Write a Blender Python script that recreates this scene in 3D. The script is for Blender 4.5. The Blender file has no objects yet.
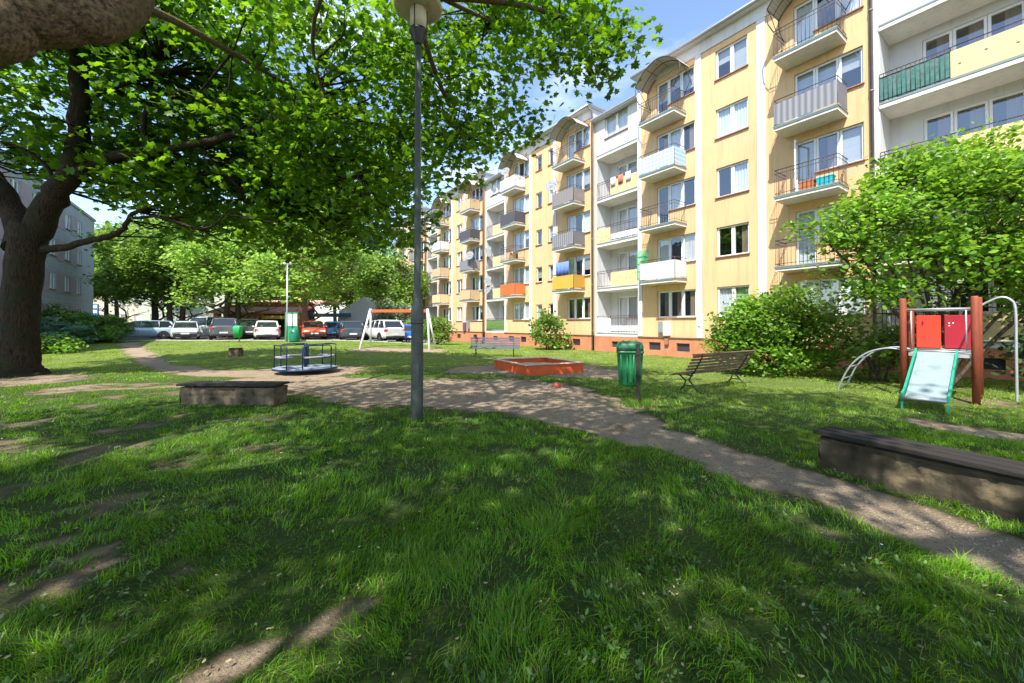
import bpy, math, random
import numpy as np
from mathutils import Vector, Matrix
random.seed(7)
RNG = np.random.default_rng(11)
R = math.radians
scene = bpy.context.scene
COL = scene.collection
EYE = 1.6; F = 400.0; PITCH = R(0.8)
SHIFT = -(F*math.tan(PITCH)+17.0)
# ---------------------------------------------------------------- camera
cam = bpy.data.cameras.new('camera'); camo = bpy.data.objects.new('camera', cam); COL.objects.link(camo)
camo.location = (0, 0, EYE); camo.rotation_euler = (R(90)+PITCH, 0, 0)
cam.sensor_width = 36; cam.lens = 36*F/1024; cam.shift_y = SHIFT/1024; cam.clip_start = .05; cam.clip_end = 2000
scene.camera = camo
def at(x, y, Y):
    u = (x-512)/F; v = (341.5-y+SHIFT)/F
    d = (u, math.cos(PITCH)-v*math.sin(PITCH), math.sin(PITCH)+v*math.cos(PITCH))
    k = Y/d[1]
    return Vector((d[0]*k, Y, EYE+d[2]*k))
def gp(x, y, z=0.0):
    Y = F*(EYE-z)/(y-324.5)
    return ((x-512)/F*Y, Y)
# ---------------------------------------------------------------- noise
def _hash(ix, iy, seed):
    h = (ix.astype(np.int64)*374761393 + iy.astype(np.int64)*668265263 + seed*1274126177) & 0xffffffff
    h = ((h ^ (h >> 13))*1274126177) & 0xffffffff
    return ((h ^ (h >> 16)) & 0xffff)/65535.0
def vnoise(x, y, seed=0):
    x = np.asarray(x, float); y = np.asarray(y, float)
    ix = np.floor(x); iy = np.floor(y); fx = x-ix; fy = y-iy
    fx = fx*fx*(3-2*fx); fy = fy*fy*(3-2*fy)
    a = _hash(ix, iy, seed); b = _hash(ix+1, iy, seed); c = _hash(ix, iy+1, seed); d = _hash(ix+1, iy+1, seed)
    return (a*(1-fx)+b*fx)*(1-fy)+(c*(1-fx)+d*fx)*fy
def fnoise(x, y, seed=0, oct=3):
    s = 0; a = .5; t = 0
    for i in range(oct):
        s = s+a*vnoise(np.asarray(x)*2**i, np.asarray(y)*2**i, seed+i*17); t += a; a *= .5
    return s/t
def sst(a, b, x):
    t = np.clip((np.asarray(x, float)-a)/(b-a), 0, 1); return t*t*(3-2*t)
ALPHA = math.atan(.6925); SA, CA = math.sin(ALPHA), math.cos(ALPHA)
X0 = 21.9
def zt(x, y):
    x = np.asarray(x, float); y = np.asarray(y, float)
    d = -((x-X0)*CA+y*SA)
    z = .42*sst(17, 29, y)*sst(3, 12, d)
    z = z+.05*(fnoise(x*.35, y*.35, 5)-.5)*sst(26, 15, y)
    return z
def ztf(x, y): return float(zt(x, y))
# ---------------------------------------------------------------- materials
MATS = {}
def newmat(name):
    m = bpy.data.materials.new(name); m.use_nodes = True; nt = m.node_tree
    b = nt.nodes['Principled BSDF']
    return m, nt, b
def L(nt, a, b): nt.links.new(a, b)
def mat(name, col, rough=.7, metal=0, var=.12, scale=6, bump=.0, bscale=40, spec=.4, stretch=(1, 1, 1), dirt=None, coat=0, emit=0):
    if name in MATS: return MATS[name]
    m, nt, b = newmat(name)
    b.inputs['Roughness'].default_value = rough; b.inputs['Metallic'].default_value = metal
    b.inputs['Specular IOR Level'].default_value = spec
    if coat: b.inputs['Coat Weight'].default_value = coat; b.inputs['Coat Roughness'].default_value = .05
    tc = nt.nodes.new('ShaderNodeTexCoord'); mp = nt.nodes.new('ShaderNodeMapping'); mp.inputs['Scale'].default_value = stretch
    L(nt, tc.outputs['Object'], mp.inputs['Vector'])
    n = nt.nodes.new('ShaderNodeTexNoise'); n.inputs['Scale'].default_value = scale; n.inputs['Detail'].default_value = 5
    L(nt, mp.outputs[0], n.inputs['Vector'])
    r = nt.nodes.new('ShaderNodeValToRGB'); e = r.color_ramp.elements
    e[0].position = .3; e[1].position = .7
    e[0].color = tuple(max(0, c*(1-var)) for c in col)+(1,); e[1].color = tuple(min(1, c*(1+var)) for c in col)+(1,)
    L(nt, n.outputs['Fac'], r.inputs['Fac'])
    out = r.outputs['Color']
    if dirt:
        n2 = nt.nodes.new('ShaderNodeTexNoise'); n2.inputs['Scale'].default_value = dirt[1]; n2.inputs['Detail'].default_value = 6; n2.inputs['Roughness'].default_value = .65
        L(nt, tc.outputs['Object'], n2.inputs['Vector'])
        r2 = nt.nodes.new('ShaderNodeValToRGB'); r2.color_ramp.elements[0].position = dirt[2]; r2.color_ramp.elements[1].position = dirt[2]+.15
        L(nt, n2.outputs['Fac'], r2.inputs['Fac'])
        mx = nt.nodes.new('ShaderNodeMixRGB'); mx.inputs[2].default_value = tuple(dirt[0])+(1,)
        L(nt, r2.outputs[0], mx.inputs[0]); L(nt, out, mx.inputs[1]); out = mx.outputs[0]
    if name in ('white_stucco', 'yellow_stucco', 'painted_soffit', 'terracotta_plinth'):   # rain streaks and grime: stretched vertical stains
        mp4 = nt.nodes.new('ShaderNodeMapping'); mp4.inputs['Scale'].default_value = (3.2, 3.2, .22); L(nt, tc.outputs['Object'], mp4.inputs['Vector'])
        n4 = nt.nodes.new('ShaderNodeTexNoise'); n4.inputs['Scale'].default_value = 1.6; n4.inputs['Detail'].default_value = 8; n4.inputs['Roughness'].default_value = .72
        L(nt, mp4.outputs[0], n4.inputs['Vector']); r4 = nt.nodes.new('ShaderNodeValToRGB'); r4.color_ramp.elements[0].position = .50; r4.color_ramp.elements[1].position = .78
        r4.color_ramp.elements[0].color = (1, 1, 1, 1); r4.color_ramp.elements[1].color = (.62, .58, .54, 1); L(nt, n4.outputs['Fac'], r4.inputs[0])
        m4 = nt.nodes.new('ShaderNodeMixRGB'); m4.blend_type = 'MULTIPLY'; m4.inputs[0].default_value = .75; L(nt, out, m4.inputs[1]); L(nt, r4.outputs[0], m4.inputs[2]); out = m4.outputs[0]
    L(nt, out, b.inputs['Base Color'])
    if bump:
        n3 = nt.nodes.new('ShaderNodeTexNoise'); n3.inputs['Scale'].default_value = bscale; n3.inputs['Detail'].default_value = 6
        L(nt, mp.outputs[0], n3.inputs['Vector'])
        bp = nt.nodes.new('ShaderNodeBump'); bp.inputs['Strength'].default_value = bump; bp.inputs['Distance'].default_value = .02
        L(nt, n3.outputs['Fac'], bp.inputs['Height']); L(nt, bp.outputs[0], b.inputs['Normal'])
    MATS[name] = m; return m
def leafmat(name, dark, light, trans=.45, rough=.45, ramp_pow=None, brown=0):
    if name in MATS: return MATS[name]
    m, nt, b = newmat(name)
    g = nt.nodes.new('ShaderNodeNewGeometry')
    r = nt.nodes.new('ShaderNodeValToRGB'); e = r.color_ramp.elements
    e[0].color = tuple(dark)+(1,); e[1].color = tuple(light)+(1,); e[0].position = .0; e[1].position = .85
    if brown:
        x = r.color_ramp.elements.new(1-brown); x.color = tuple(light)+(1,)
        e[-1].position = 1; e[-1].color = (.25, .19, .07, 1)
    L(nt, g.outputs['Random Per Island'], r.inputs['Fac'])
    tc = nt.nodes.new('ShaderNodeTexCoord'); n = nt.nodes.new('ShaderNodeTexNoise'); n.inputs['Scale'].default_value = .6
    L(nt, tc.outputs['Object'], n.inputs['Vector'])
    hs = nt.nodes.new('ShaderNodeHueSaturation'); mr = nt.nodes.new('ShaderNodeMapRange')
    mr.inputs[1].default_value = .3; mr.inputs[2].default_value = .7; mr.inputs[3].default_value = .68; mr.inputs[4].default_value = 1.32
    L(nt, n.outputs['Fac'], mr.inputs[0]); L(nt, mr.outputs[0], hs.inputs['Value']); L(nt, r.outputs[0], hs.inputs['Color'])
    L(nt, hs.outputs[0], b.inputs['Base Color']); b.inputs['Roughness'].default_value = rough; b.inputs['Specular IOR Level'].default_value = .35
    t = nt.nodes.new('ShaderNodeBsdfTranslucent')
    hs2 = nt.nodes.new('ShaderNodeHueSaturation'); hs2.inputs['Hue'].default_value = .485; hs2.inputs['Saturation'].default_value = 1.05; hs2.inputs['Value'].default_value = 1.75
    L(nt, hs.outputs[0], hs2.inputs['Color']); L(nt, hs2.outputs[0], t.inputs['Color'])
    mx = nt.nodes.new('ShaderNodeMixShader'); mx.inputs[0].default_value = trans
    L(nt, b.outputs[0], mx.inputs[1]); L(nt, t.outputs[0], mx.inputs[2]); L(nt, mx.outputs[0], nt.nodes['Material Output'].inputs['Surface'])
    MATS[name] = m; return m
def barkmat(name, c1, c2, bump=.8, moss=None):
    if name in MATS: return MATS[name]
    m, nt, b = newmat(name); b.inputs['Roughness'].default_value = .9; b.inputs['Specular IOR Level'].default_value = .2
    tc = nt.nodes.new('ShaderNodeTexCoord'); mp = nt.nodes.new('ShaderNodeMapping'); mp.inputs['Scale'].default_value = (20, 20, 3.6)
    L(nt, tc.outputs['Object'], mp.inputs['Vector'])
    n = nt.nodes.new('ShaderNodeTexNoise'); n.inputs['Scale'].default_value = 1.3; n.inputs['Detail'].default_value = 8; n.inputs['Roughness'].default_value = .68
    L(nt, mp.outputs[0], n.inputs['Vector'])
    r = nt.nodes.new('ShaderNodeValToRGB'); e = r.color_ramp.elements; e[0].position = .38; e[1].position = .66
    e[0].color = tuple(c1)+(1,); e[1].color = tuple(c2)+(1,); L(nt, n.outputs['Fac'], r.inputs[0])
    out = r.outputs[0]
    if moss:
        n2 = nt.nodes.new('ShaderNodeTexNoise'); n2.inputs['Scale'].default_value = 2.2; n2.inputs['Detail'].default_value = 5
        L(nt, tc.outputs['Object'], n2.inputs['Vector']); r2 = nt.nodes.new('ShaderNodeValToRGB'); r2.color_ramp.elements[0].position = .48; r2.color_ramp.elements[1].position = .62
        L(nt, n2.outputs['Fac'], r2.inputs[0]); mx = nt.nodes.new('ShaderNodeMixRGB'); mx.inputs[2].default_value = tuple(moss)+(1,)
        L(nt, r2.outputs[0], mx.inputs[0]); L(nt, out, mx.inputs[1]); out = mx.outputs[0]
    L(nt, out, b.inputs['Base Color'])
    bp = nt.nodes.new('ShaderNodeBump'); bp.inputs['Strength'].default_value = bump; bp.inputs['Distance'].default_value = .035
    L(nt, n.outputs['Fac'], bp.inputs['Height']); L(nt, bp.outputs[0], b.inputs['Normal'])
    MATS[name] = m; return m
def glassmat():
    m, nt, b = newmat('window_glass')
    tr = nt.nodes.new('ShaderNodeBsdfTransparent'); tr.inputs[0].default_value = (.9, .93, .94, 1)
    gl = nt.nodes.new('ShaderNodeBsdfGlossy'); gl.inputs['Roughness'].default_value = .015; gl.inputs[0].default_value = (.95, .97, 1, 1)
    ge = nt.nodes.new('ShaderNodeNewGeometry'); dp = nt.nodes.new('ShaderNodeVectorMath'); dp.operation = 'DOT_PRODUCT'
    L(nt, ge.outputs['Incoming'], dp.inputs[0]); L(nt, ge.outputs['Normal'], dp.inputs[1])
    def mth(op, a, b=None):
        q_ = nt.nodes.new('ShaderNodeMath'); q_.operation = op; L(nt, a, q_.inputs[0])
        if b is not None: q_.inputs[1].default_value = b
        return q_
    ab = mth('ABSOLUTE', dp.outputs['Value']); iv = mth('MULTIPLY', ab.outputs[0], -1); iv1 = mth('ADD', iv.outputs[0], 1); pw = mth('POWER', iv1.outputs[0], 4.0)
    m1 = mth('MULTIPLY', pw.outputs[0], .85); ad = mth('ADD', m1.outputs[0], .17); ad.use_clamp = True
    n = nt.nodes.new('ShaderNodeTexNoise'); n.inputs['Scale'].default_value = 1.2
    tc = nt.nodes.new('ShaderNodeTexCoord'); L(nt, tc.outputs['Object'], n.inputs['Vector'])
    bp = nt.nodes.new('ShaderNodeBump'); bp.inputs['Strength'].default_value = .12; bp.inputs['Distance'].default_value = .05
    L(nt, n.outputs['Fac'], bp.inputs['Height']); L(nt, bp.outputs[0], gl.inputs['Normal'])
    mx = nt.nodes.new('ShaderNodeMixShader'); L(nt, ad.outputs[0], mx.inputs[0]); L(nt, tr.outputs[0], mx.inputs[1]); L(nt, gl.outputs[0], mx.inputs[2])
    L(nt, mx.outputs[0], nt.nodes['Material Output'].inputs['Surface']); return m
GLASS = glassmat()
CARGLASS = mat('car_glass', (.02, .025, .03), .03, spec=1.0, var=.05)
WHITE = mat('white_stucco', (.58, .58, .575), .9, var=.05, scale=1.5, bump=.25, bscale=60, dirt=((.52, .52, .5), .7, .62))
YELLOW = mat('yellow_stucco', (.67, .43, .225), .92, var=.05, scale=.8, bump=.3, bscale=60, dirt=((.59, .385, .21), .5, .6))
YDARK = mat('ochre_stucco', (.55, .36, .12), .92, var=.06, scale=1.5)
TERRA = mat('terracotta_plinth', (.52, .20, .10), .9, var=.14, scale=2.2, bump=.3, bscale=50, dirt=((.36, .22, .16), 1.1, .56))
FRAMEW = mat('white_frame', (.78, .79, .8), .4, var=.03)
FRAMEB = mat('brown_frame', (.16, .09, .06), .5, var=.1)
GREYM = mat('grey_metal', (.30, .31, .32), .5, .3, var=.1)
DARKM = mat('dark_iron', (.07, .055, .05), .6, .2, var=.2, scale=20)
GALV = mat('galvanised_steel', (.42, .44, .45), .42, .6, var=.12, scale=14)
SILL = mat('red_brown_sill', (.33, .15, .09), .6, var=.1)
CONC = mat('concrete', (.46, .44, .41), .9, var=.15, scale=3, bump=.3, bscale=40, dirt=((.3, .29, .26), 2, .58))
SOFFIT = mat('painted_soffit', (.74, .70, .64), .9, var=.08, scale=2)
ROOFM = mat('roof_felt', (.16, .16, .17), .85, var=.15)
TRIM = mat('grey_green_trim', (.20, .25, .24), .5, var=.1)
INTER = mat('dark_interior', (.045, .045, .05), .9, var=.2)
CURT = mat('net_curtain', (.62, .64, .65), .9, var=.16, scale=1.2, stretch=(9, 9, .6))
CURTD = mat('brown_drape', (.22, .16, .12), .9, var=.2, scale=2, stretch=(6, 6, .5))
BLIND = mat('roller_blind', (.40, .42, .44), .8, var=.1, scale=1, stretch=(.5, .5, 22))
BLINDG = mat('green_blind', (.30, .50, .22), .8, var=.1)
# ---------------------------------------------------------------- mesh builder
class MB:
    def __init__(s): s.v = []; s.f = []; s.m = []; s.sm = []
    def add(s, vs, fs, mi=0, smooth=False):
        o = len(s.v); s.v.extend([tuple(v) for v in vs])
        for f in fs: s.f.append(tuple(i+o for i in f)); s.m.append(mi); s.sm.append(smooth)
    def box(s, x0, x1, y0, y1, z0, z1, mi=0, bev=0):
        if x0 > x1: x0, x1 = x1, x0
        if y0 > y1: y0, y1 = y1, y0
        if z0 > z1: z0, z1 = z1, z0
        s.add([(x0, y0, z0), (x1, y0, z0), (x1, y1, z0), (x0, y1, z0), (x0, y0, z1), (x1, y0, z1), (x1, y1, z1), (x0, y1, z1)],
              [(0, 3, 2, 1), (4, 5, 6, 7), (0, 1, 5, 4), (1, 2, 6, 5), (2, 3, 7, 6), (3, 0, 4, 7)], mi)
    def bbox(s, x0, x1, y0, y1, z0, z1, b=.01, mi=0):
        # box with chamfered edges: loft of three rings per axis z
        if x0 > x1: x0, x1 = x1, x0
        if y0 > y1: y0, y1 = y1, y0
        rings = []
        for z, k in ((z0, b), (z0+b, 0), (z1-b, 0), (z1, b)):
            a0, a1, c0, c1 = x0+k, x1-k, y0+k, y1-k
            rings.append([(a0+b, c0, z), (a1-b, c0, z), (a1, c0+b, z), (a1, c1-b, z), (a1-b, c1, z), (a0+b, c1, z), (a0, c1-b, z), (a0, c0+b, z)])
        s.loft(rings, mi, True, False)
    def loft(s, rings, mi=0, cap=True, smooth=True):
        n = len(rings[0]); vs = [p for r in rings for p in r]; fs = []
        for i in range(len(rings)-1):
            for j in range(n): k = (j+1) % n; fs.append((i*n+j, i*n+k, (i+1)*n+k, (i+1)*n+j))
        o = len(s.v); s.add(vs, fs, mi, smooth)
        if cap:
            s.f.append(tuple(o+i for i in reversed(range(n)))); s.m.append(mi); s.sm.append(False)
            s.f.append(tuple(o+(len(rings)-1)*n+i for i in range(n))); s.m.append(mi); s.sm.append(False)
    def tube(s, pts, r, n=8, mi=0, cap=True, wob=0):
        pts = [Vector(p) for p in pts]
        if not hasattr(r, '__len__'): r = [r]*len(pts)
        rings = []; up = Vector((0, 0, 1)); prev = None
        for i, p in enumerate(pts):
            d = (pts[min(i+1, len(pts)-1)]-pts[max(i-1, 0)]).normalized()
            if prev is None:
                a = d.cross(up if abs(d.z) < .9 else Vector((1, 0, 0))).normalized()
            else:
                a = (prev-d*prev.dot(d)).normalized()
            prev = a; b = d.cross(a)
            ring = []
            for k in range(n):
                t = 2*math.pi*k/n; rr = r[i]*(1+wob*(random.random()-.5)*2)
                ring.append(p+a*math.cos(t)*rr+b*math.sin(t)*rr)
            rings.append(ring)
        s.loft(rings, mi, cap, True)
    def lathe(s, prof, n=24, mi=0, c=(0, 0, 0), smooth=True):
        rings = [[(c[0]+r*math.cos(2*math.pi*k/n), c[1]+r*math.sin(2*math.pi*k/n), c[2]+z) for k in range(n)] for r, z in prof]
        s.loft(rings, mi, True, smooth)
    def quad(s, a, b, c, d, mi=0): s.add([a, b, c, d], [(0, 1, 2, 3)], mi)
    def prism(s, poly, axis, a, b, mi=0):
        # poly: list of 2D points; axis 0/1/2 extrude range a..b
        def mk(p, t):
            return (t, p[0], p[1]) if axis == 0 else (p[0], t, p[1]) if axis == 1 else (p[0], p[1], t)
        s.loft([[mk(p, a) for p in poly], [mk(p, b) for p in poly]], mi, True, False)
    def xform(s, M):
        s.v = [tuple(M @ Vector(v)) for v in s.v]; return s
    def build(s, name, mats, parent=None, loc=None, rz=None, bevel=0):
        me = bpy.data.meshes.new(name); me.from_pydata(s.v, [], s.f)
        if not isinstance(mats, (list, tuple)): mats = [mats]
        for m in mats: me.materials.append(m)
        me.polygons.foreach_set('material_index', s.m); me.polygons.foreach_set('use_smooth', s.sm)
        me.update(); o = bpy.data.objects.new(name, me); COL.objects.link(o)
        if parent is not None: o.parent = parent
        if loc is not None: o.location = loc
        if rz is not None: o.rotation_euler = (0, 0, rz)
        if bevel:
            bv = o.modifiers.new('bevel', 'BEVEL'); bv.width = bevel; bv.segments = 2; bv.limit_method = 'ANGLE'
        return o
def fastmesh(name, V, faces, mats, smooth=False, parent=None, mi=None):
    """V (n,3); faces list of (k, array (m,k))"""
    me = bpy.data.meshes.new(name)
    me.vertices.add(len(V)); me.vertices.foreach_set('co', np.ascontiguousarray(V, np.float32).ravel())
    loops = np.concatenate([f.ravel() for f in faces]); tot = np.concatenate([np.full(len(f), f.shape[1]) for f in faces])
    start = np.concatenate([[0], np.cumsum(tot)[:-1]])
    me.loops.add(len(loops)); me.loops.foreach_set('vertex_index', loops.astype(np.int32))
    me.polygons.add(len(tot)); me.polygons.foreach_set('loop_start', start.astype(np.int32))
    if mi is not None: me.polygons.foreach_set('material_index', mi.astype(np.int32))
    me.polygons.foreach_set('use_smooth', np.full(len(tot), smooth))
    me.update(calc_edges=True); me.validate()
    for m in (mats if isinstance(mats, (list, tuple)) else [mats]): me.materials.append(m)
    o = bpy.data.objects.new(name, me); COL.objects.link(o)
    if parent is not None: o.parent = parent
    return o
def tag(o, label=None, cat=None, group=None, kind=None):
    if label: o['label'] = label
    if cat: o['category'] = cat
    if group: o['group'] = group
    if kind: o['kind'] = kind
    return o
def empty(name, loc=(0, 0, 0), rz=0, **k):
    o = bpy.data.objects.new(name, None); COL.objects.link(o); o.location = loc; o.rotation_euler = (0, 0, rz); o.empty_display_size = .3
    return tag(o, **k)
def copy_tree(o, parent=None):
    c = o.copy(); COL.objects.link(c)
    if parent is not None: c.parent = parent
    for ch in list(o.children): copy_tree(ch, c)
    return c
# ---------------------------------------------------------------- world, sun
AZ = math.atan2(-.412, -.911); EL = R(55)
tosun = Vector((math.sin(AZ)*math.cos(EL), math.cos(AZ)*math.cos(EL), math.sin(EL)))
w = bpy.data.worlds.new('World'); scene.world = w; w.use_nodes = True; nt = w.node_tree
bg = nt.nodes['Background']; bg.inputs['Strength'].default_value = .15
sky = nt.nodes.new('ShaderNodeTexSky'); sky.sky_type = 'NISHITA'; sky.sun_disc = False
sky.sun_elevation = EL; sky.sun_rotation = AZ % (2*math.pi); sky.air_density = 1.0; sky.dust_density = .6; sky.ozone_density = 1.4
tc = nt.nodes.new('ShaderNodeTexCoord'); mp = nt.nodes.new('ShaderNodeMapping'); mp.inputs['Scale'].default_value = (1, 1, 2.4); mp.inputs['Location'].default_value = (.3, .1, 0)
L(nt, tc.outputs['Generated'], mp.inputs['Vector'])
n = nt.nodes.new('ShaderNodeTexNoise'); n.inputs['Scale'].default_value = 2.1; n.inputs['Detail'].default_value = 7; n.inputs['Roughness'].default_value = .52
L(nt, mp.outputs[0], n.inputs['Vector'])
r = nt.nodes.new('ShaderNodeValToRGB'); r.color_ramp.elements[0].position = .54; r.color_ramp.elements[1].position = .88
r.color_ramp.elements[1].color = (.85, .85, .85, 1)
L(nt, n.outputs['Fac'], r.inputs[0])
mx = nt.nodes.new('ShaderNodeMixRGB'); mx.inputs[2].default_value = (8.3, 8.6, 9.2, 1)
L(nt, r.outputs[0], mx.inputs[0]); L(nt, sky.outputs[0], mx.inputs[1]); L(nt, mx.outputs[0], bg.inputs['Color'])
sl = bpy.data.lights.new('sun', 'SUN'); sl.energy = 4.0; sl.angle = R(.53); sl.color = (1, .955, .88)
so = bpy.data.objects.new('sun', sl); COL.objects.link(so); so.rotation_euler = tosun.to_track_quat('Z', 'Y').to_euler()
scene.view_settings.view_transform = 'Standard'; scene.view_settings.look = 'None'; scene.view_settings.gamma = 1
scene.view_settings.exposure = 1.25; scene.view_settings.use_curve_mapping = False
scene.cycles.max_bounces = 8; scene.cycles.diffuse_bounces = 4; scene.cycles.glossy_bounces = 3; scene.cycles.transparent_max_bounces = 12; scene.cycles.transmission_bounces = 4
scene.cycles.caustics_reflective = False; scene.cycles.caustics_refractive = False
scene.cycles.use_denoising = True
# ================================================================ APARTMENT BUILDING
ZF = [1.1, 3.8, 6.5, 9.2, 11.9]
BROOT = empty('apartment_building', (X0, 0, 0), -(math.pi/2-ALPHA), label='long five-storey yellow and white apartment building with balconies and orange plinth', cat='building')
class SB(MB):   # box by s (distance along facade), y (into the building), z
    def sbox(s, s0, s1, y0, y1, z0, z1, mi=0): s.box(-s1, -s0, y0, y1, z0, z1, mi)
def wall_with_holes(mb, s0, s1, z0, z1, y, holes, depth, mi=0, mrev=None):
    mrev = mi if mrev is None else mrev
    S = sorted({s0, s1, *[h[0] for h in holes], *[h[1] for h in holes]}); Z = sorted({z0, z1, *[h[2] for h in holes], *[h[3] for h in holes]})
    S = [a for a in S if s0 <= a <= s1]; Z = [a for a in Z if z0 <= a <= z1]
    def hole(i, j):
        if i < 0 or j < 0 or i >= len(S)-1 or j >= len(Z)-1: return None
        cs, cz = (S[i]+S[i+1])/2, (Z[j]+Z[j+1])/2
        return any(h[0] < cs < h[1] and h[2] < cz < h[3] for h in holes)
    for i in range(len(S)-1):
        for j in range(len(Z)-1):
            a, b, c, d = -S[i+1], -S[i], Z[j], Z[j+1]
            if not hole(i, j): mb.quad((a, y, c), (b, y, c), (b, y, d), (a, y, d), mi)
            else:
                yd = y+depth
                if not hole(i+1, j): mb.quad((a, y, c), (a, y, d), (a, yd, d), (a, yd, c), mrev)
                if not hole(i-1, j): mb.quad((b, y, c), (b, yd, c), (b, yd, d), (b, y, d), mrev)
                if not hole(i, j+1): mb.quad((a, y, d), (b, y, d), (b, yd, d), (a, yd, d), mrev)
                if not hole(i, j-1): mb.quad((a, y, c), (a, yd, c), (b, yd, c), (b, y, c), mrev)
def window(parent, panes, y, curt='net', sill=None, frame=FRAMEW, open_door=False):
    """panes: list of (s0,s1,z0,z1); y = wall face"""
    f = SB(); p = SB(); c = SB(); t = .07; ya, yb = y+.09, y+.16
    for k, (s0, s1, z0, z1) in enumerate(panes):
        s0 += .006; s1 -= .006
        f.sbox(s0, s1, ya, yb, z0, z0+t); f.sbox(s0, s1, ya, yb, z1-t, z1)
        f.sbox(s0, s0+t, ya, yb, z0+t, z1-t); f.sbox(s1-t, s1, ya, yb, z0+t, z1-t)
        p.quad((-s1+t, y+.125, z0+t), (-s0-t, y+.125, z0+t), (-s0-t, y+.125, z1-t), (-s1+t, y+.125, z1-t))
        # curtain: wavy sheet
        kind = curt if isinstance(curt, str) else curt[k % len(curt)]
        if kind in ('net', 'drape'):
            n = 18; zt0, zt1 = z0+.08, z1-.03; a, b = (s0, s1)
            if kind == 'drape': b = s0+(s1-s0)*.55
            vs = []
            for i in range(n+1):
                ss = a+(b-a)*i/n; yy = y+.20+.02*math.sin(i*1.9)
                vs += [(-ss, yy, zt0), (-ss, yy, zt1)]
            c.add(vs, [(2*i, 2*i+1, 2*i+3, 2*i+2) for i in range(n)], 0 if kind == 'net' else 1, True)
        elif kind in ('blind', 'green'):
            h = z1-(z1-z0)*random.choice([.45, .7, 1.0])
            c.quad((-s1, y+.22, h), (-s0, y+.22, h), (-s0, y+.22, z1), (-s1, y+.22, z1), 2 if kind == 'blind' else 3)
    w = f.build('window', frame, parent); p.build('pane', GLASS, w)
    if c.f: c.build('curtain', [CURT, CURTD, BLIND, BLINDG], w)
    if sill:
        q = SB(); q.sbox(sill[0]-.04, sill[1]+.04, y-.07, y+.09, sill[2]-.035, sill[2]+.004); q.build('sill', SILL, w)
    return w
def railing(parent, b0, b1, zf, y0, y1, style, mat_=DARKM, post=.008, h=1.0, gap=.125):
    m = SB(); r = .016
    F0 = [(-b0, y1, 0), (-b0, y0, 0), (-b1, y0, 0), (-b1, y1, 0)]
    for hh in (h, h-.14, .1):
        m.tube([(p[0], p[1], zf+hh) for p in F0], r if hh == h else r*.7, 5)
    if style == 'bars':
        n = int((b1-b0)/gap)
        for i in range(n+1):
            s_ = b0+(b1-b0)*i/n; m.tube([(-s_, y0, zf+.02), (-s_, y0, zf+h)], post, 4)
        n = int((y1-y0)/gap)
        for i in range(1, n):
            y_ = y0+(y1-y0)*i/n
            for s_ in (b0, b1): m.tube([(-s_, y_, zf+.02), (-s_, y_, zf+h)], post, 4)
    else:
        for s_ in (b0, (b0+b1)/2, b1): m.tube([(-s_, y0, zf-.02), (-s_, y0, zf+h)], .014, 5)
    return m.build('railing', mat_, parent)
def stripes(name, c1, c2, freq, axis='x', rough=.8, zigzag=False):
    if name in MATS: return MATS[name]
    m, nt, b = newmat(name); b.inputs['Roughness'].default_value = rough
    tc = nt.nodes.new('ShaderNodeTexCoord')
    if zigzag:
        mp = nt.nodes.new('ShaderNodeMapping'); mp.inputs['Rotation'].default_value = (0, R(45), 0); mp.inputs['Scale'].default_value = (freq,)*3
        L(nt, tc.outputs['Object'], mp.inputs['Vector']); ch = nt.nodes.new('ShaderNodeTexChecker'); ch.inputs['Scale'].default_value = 1
        sep = nt.nodes.new('ShaderNodeSeparateXYZ'); cmb = nt.nodes.new('ShaderNodeCombineXYZ')
        L(nt, mp.outputs[0], sep.inputs[0]); L(nt, sep.outputs[0], cmb.inputs[0]); L(nt, sep.outputs[2], cmb.inputs[1]); cmb.inputs[2].default_value = .5
        L(nt, cmb.outputs[0], ch.inputs['Vector']); fac = ch.outputs['Fac']
    else:
        wv = nt.nodes.new('ShaderNodeTexWave'); wv.bands_direction = axis.upper(); wv.inputs['Scale'].default_value = freq; wv.inputs['Distortion'].default_value = .4
        L(nt, tc.outputs['Object'], wv.inputs['Vector']); fac = wv.outputs['Fac']
    mx = nt.nodes.new('ShaderNodeMixRGB'); mx.inputs[1].default_value = tuple(c1)+(1,); mx.inputs[2].default_value = tuple(c2)+(1,)
    L(nt, fac, mx.inputs[0]); L(nt, mx.outputs[0], b.inputs['Base Color']); MATS[name] = m; return m
SCREENS = {
 'grey': stripes('grey_striped_screen', (.14, .14, .15), (.27, .27, .29), 1.6),
 'blue': stripes('blue_diamond_screen', (.6, .66, .72), (.33, .48, .62), 7, zigzag=True),
 'white': stripes('white_screen', (.66, .66, .65), (.5, .5, .5), 3),
 'brown': stripes('brown_slat_screen', (.05, .035, .035), (.42, .38, .36), 4.2),
 'dark': mat('dark_screen', (.07, .07, .08), .7), 'yellow': stripes('yellow_slat_screen', (.72, .42, .06), (.5, .27, .04), 2.4),
 'orange': stripes('orange_screen', (.62, .17, .04), (.45, .11, .03), 2.4), 'beige': mat('beige_screen', (.52, .38, .22), .8),
 'green': mat('green_netting', (.05, .15, .13), .6, var=.3, scale=12), 'ivy': mat('green_ivy_screen', (.13, .25, .06), .8, var=.6, scale=14),
 'cream': mat('cream_parapet', (.66, .49, .26), .9, var=.06, dirt=((.4, .3, .2), 4, .68)), 'pwhite': mat('white_parapet', (.72, .72, .72), .8),
}
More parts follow.
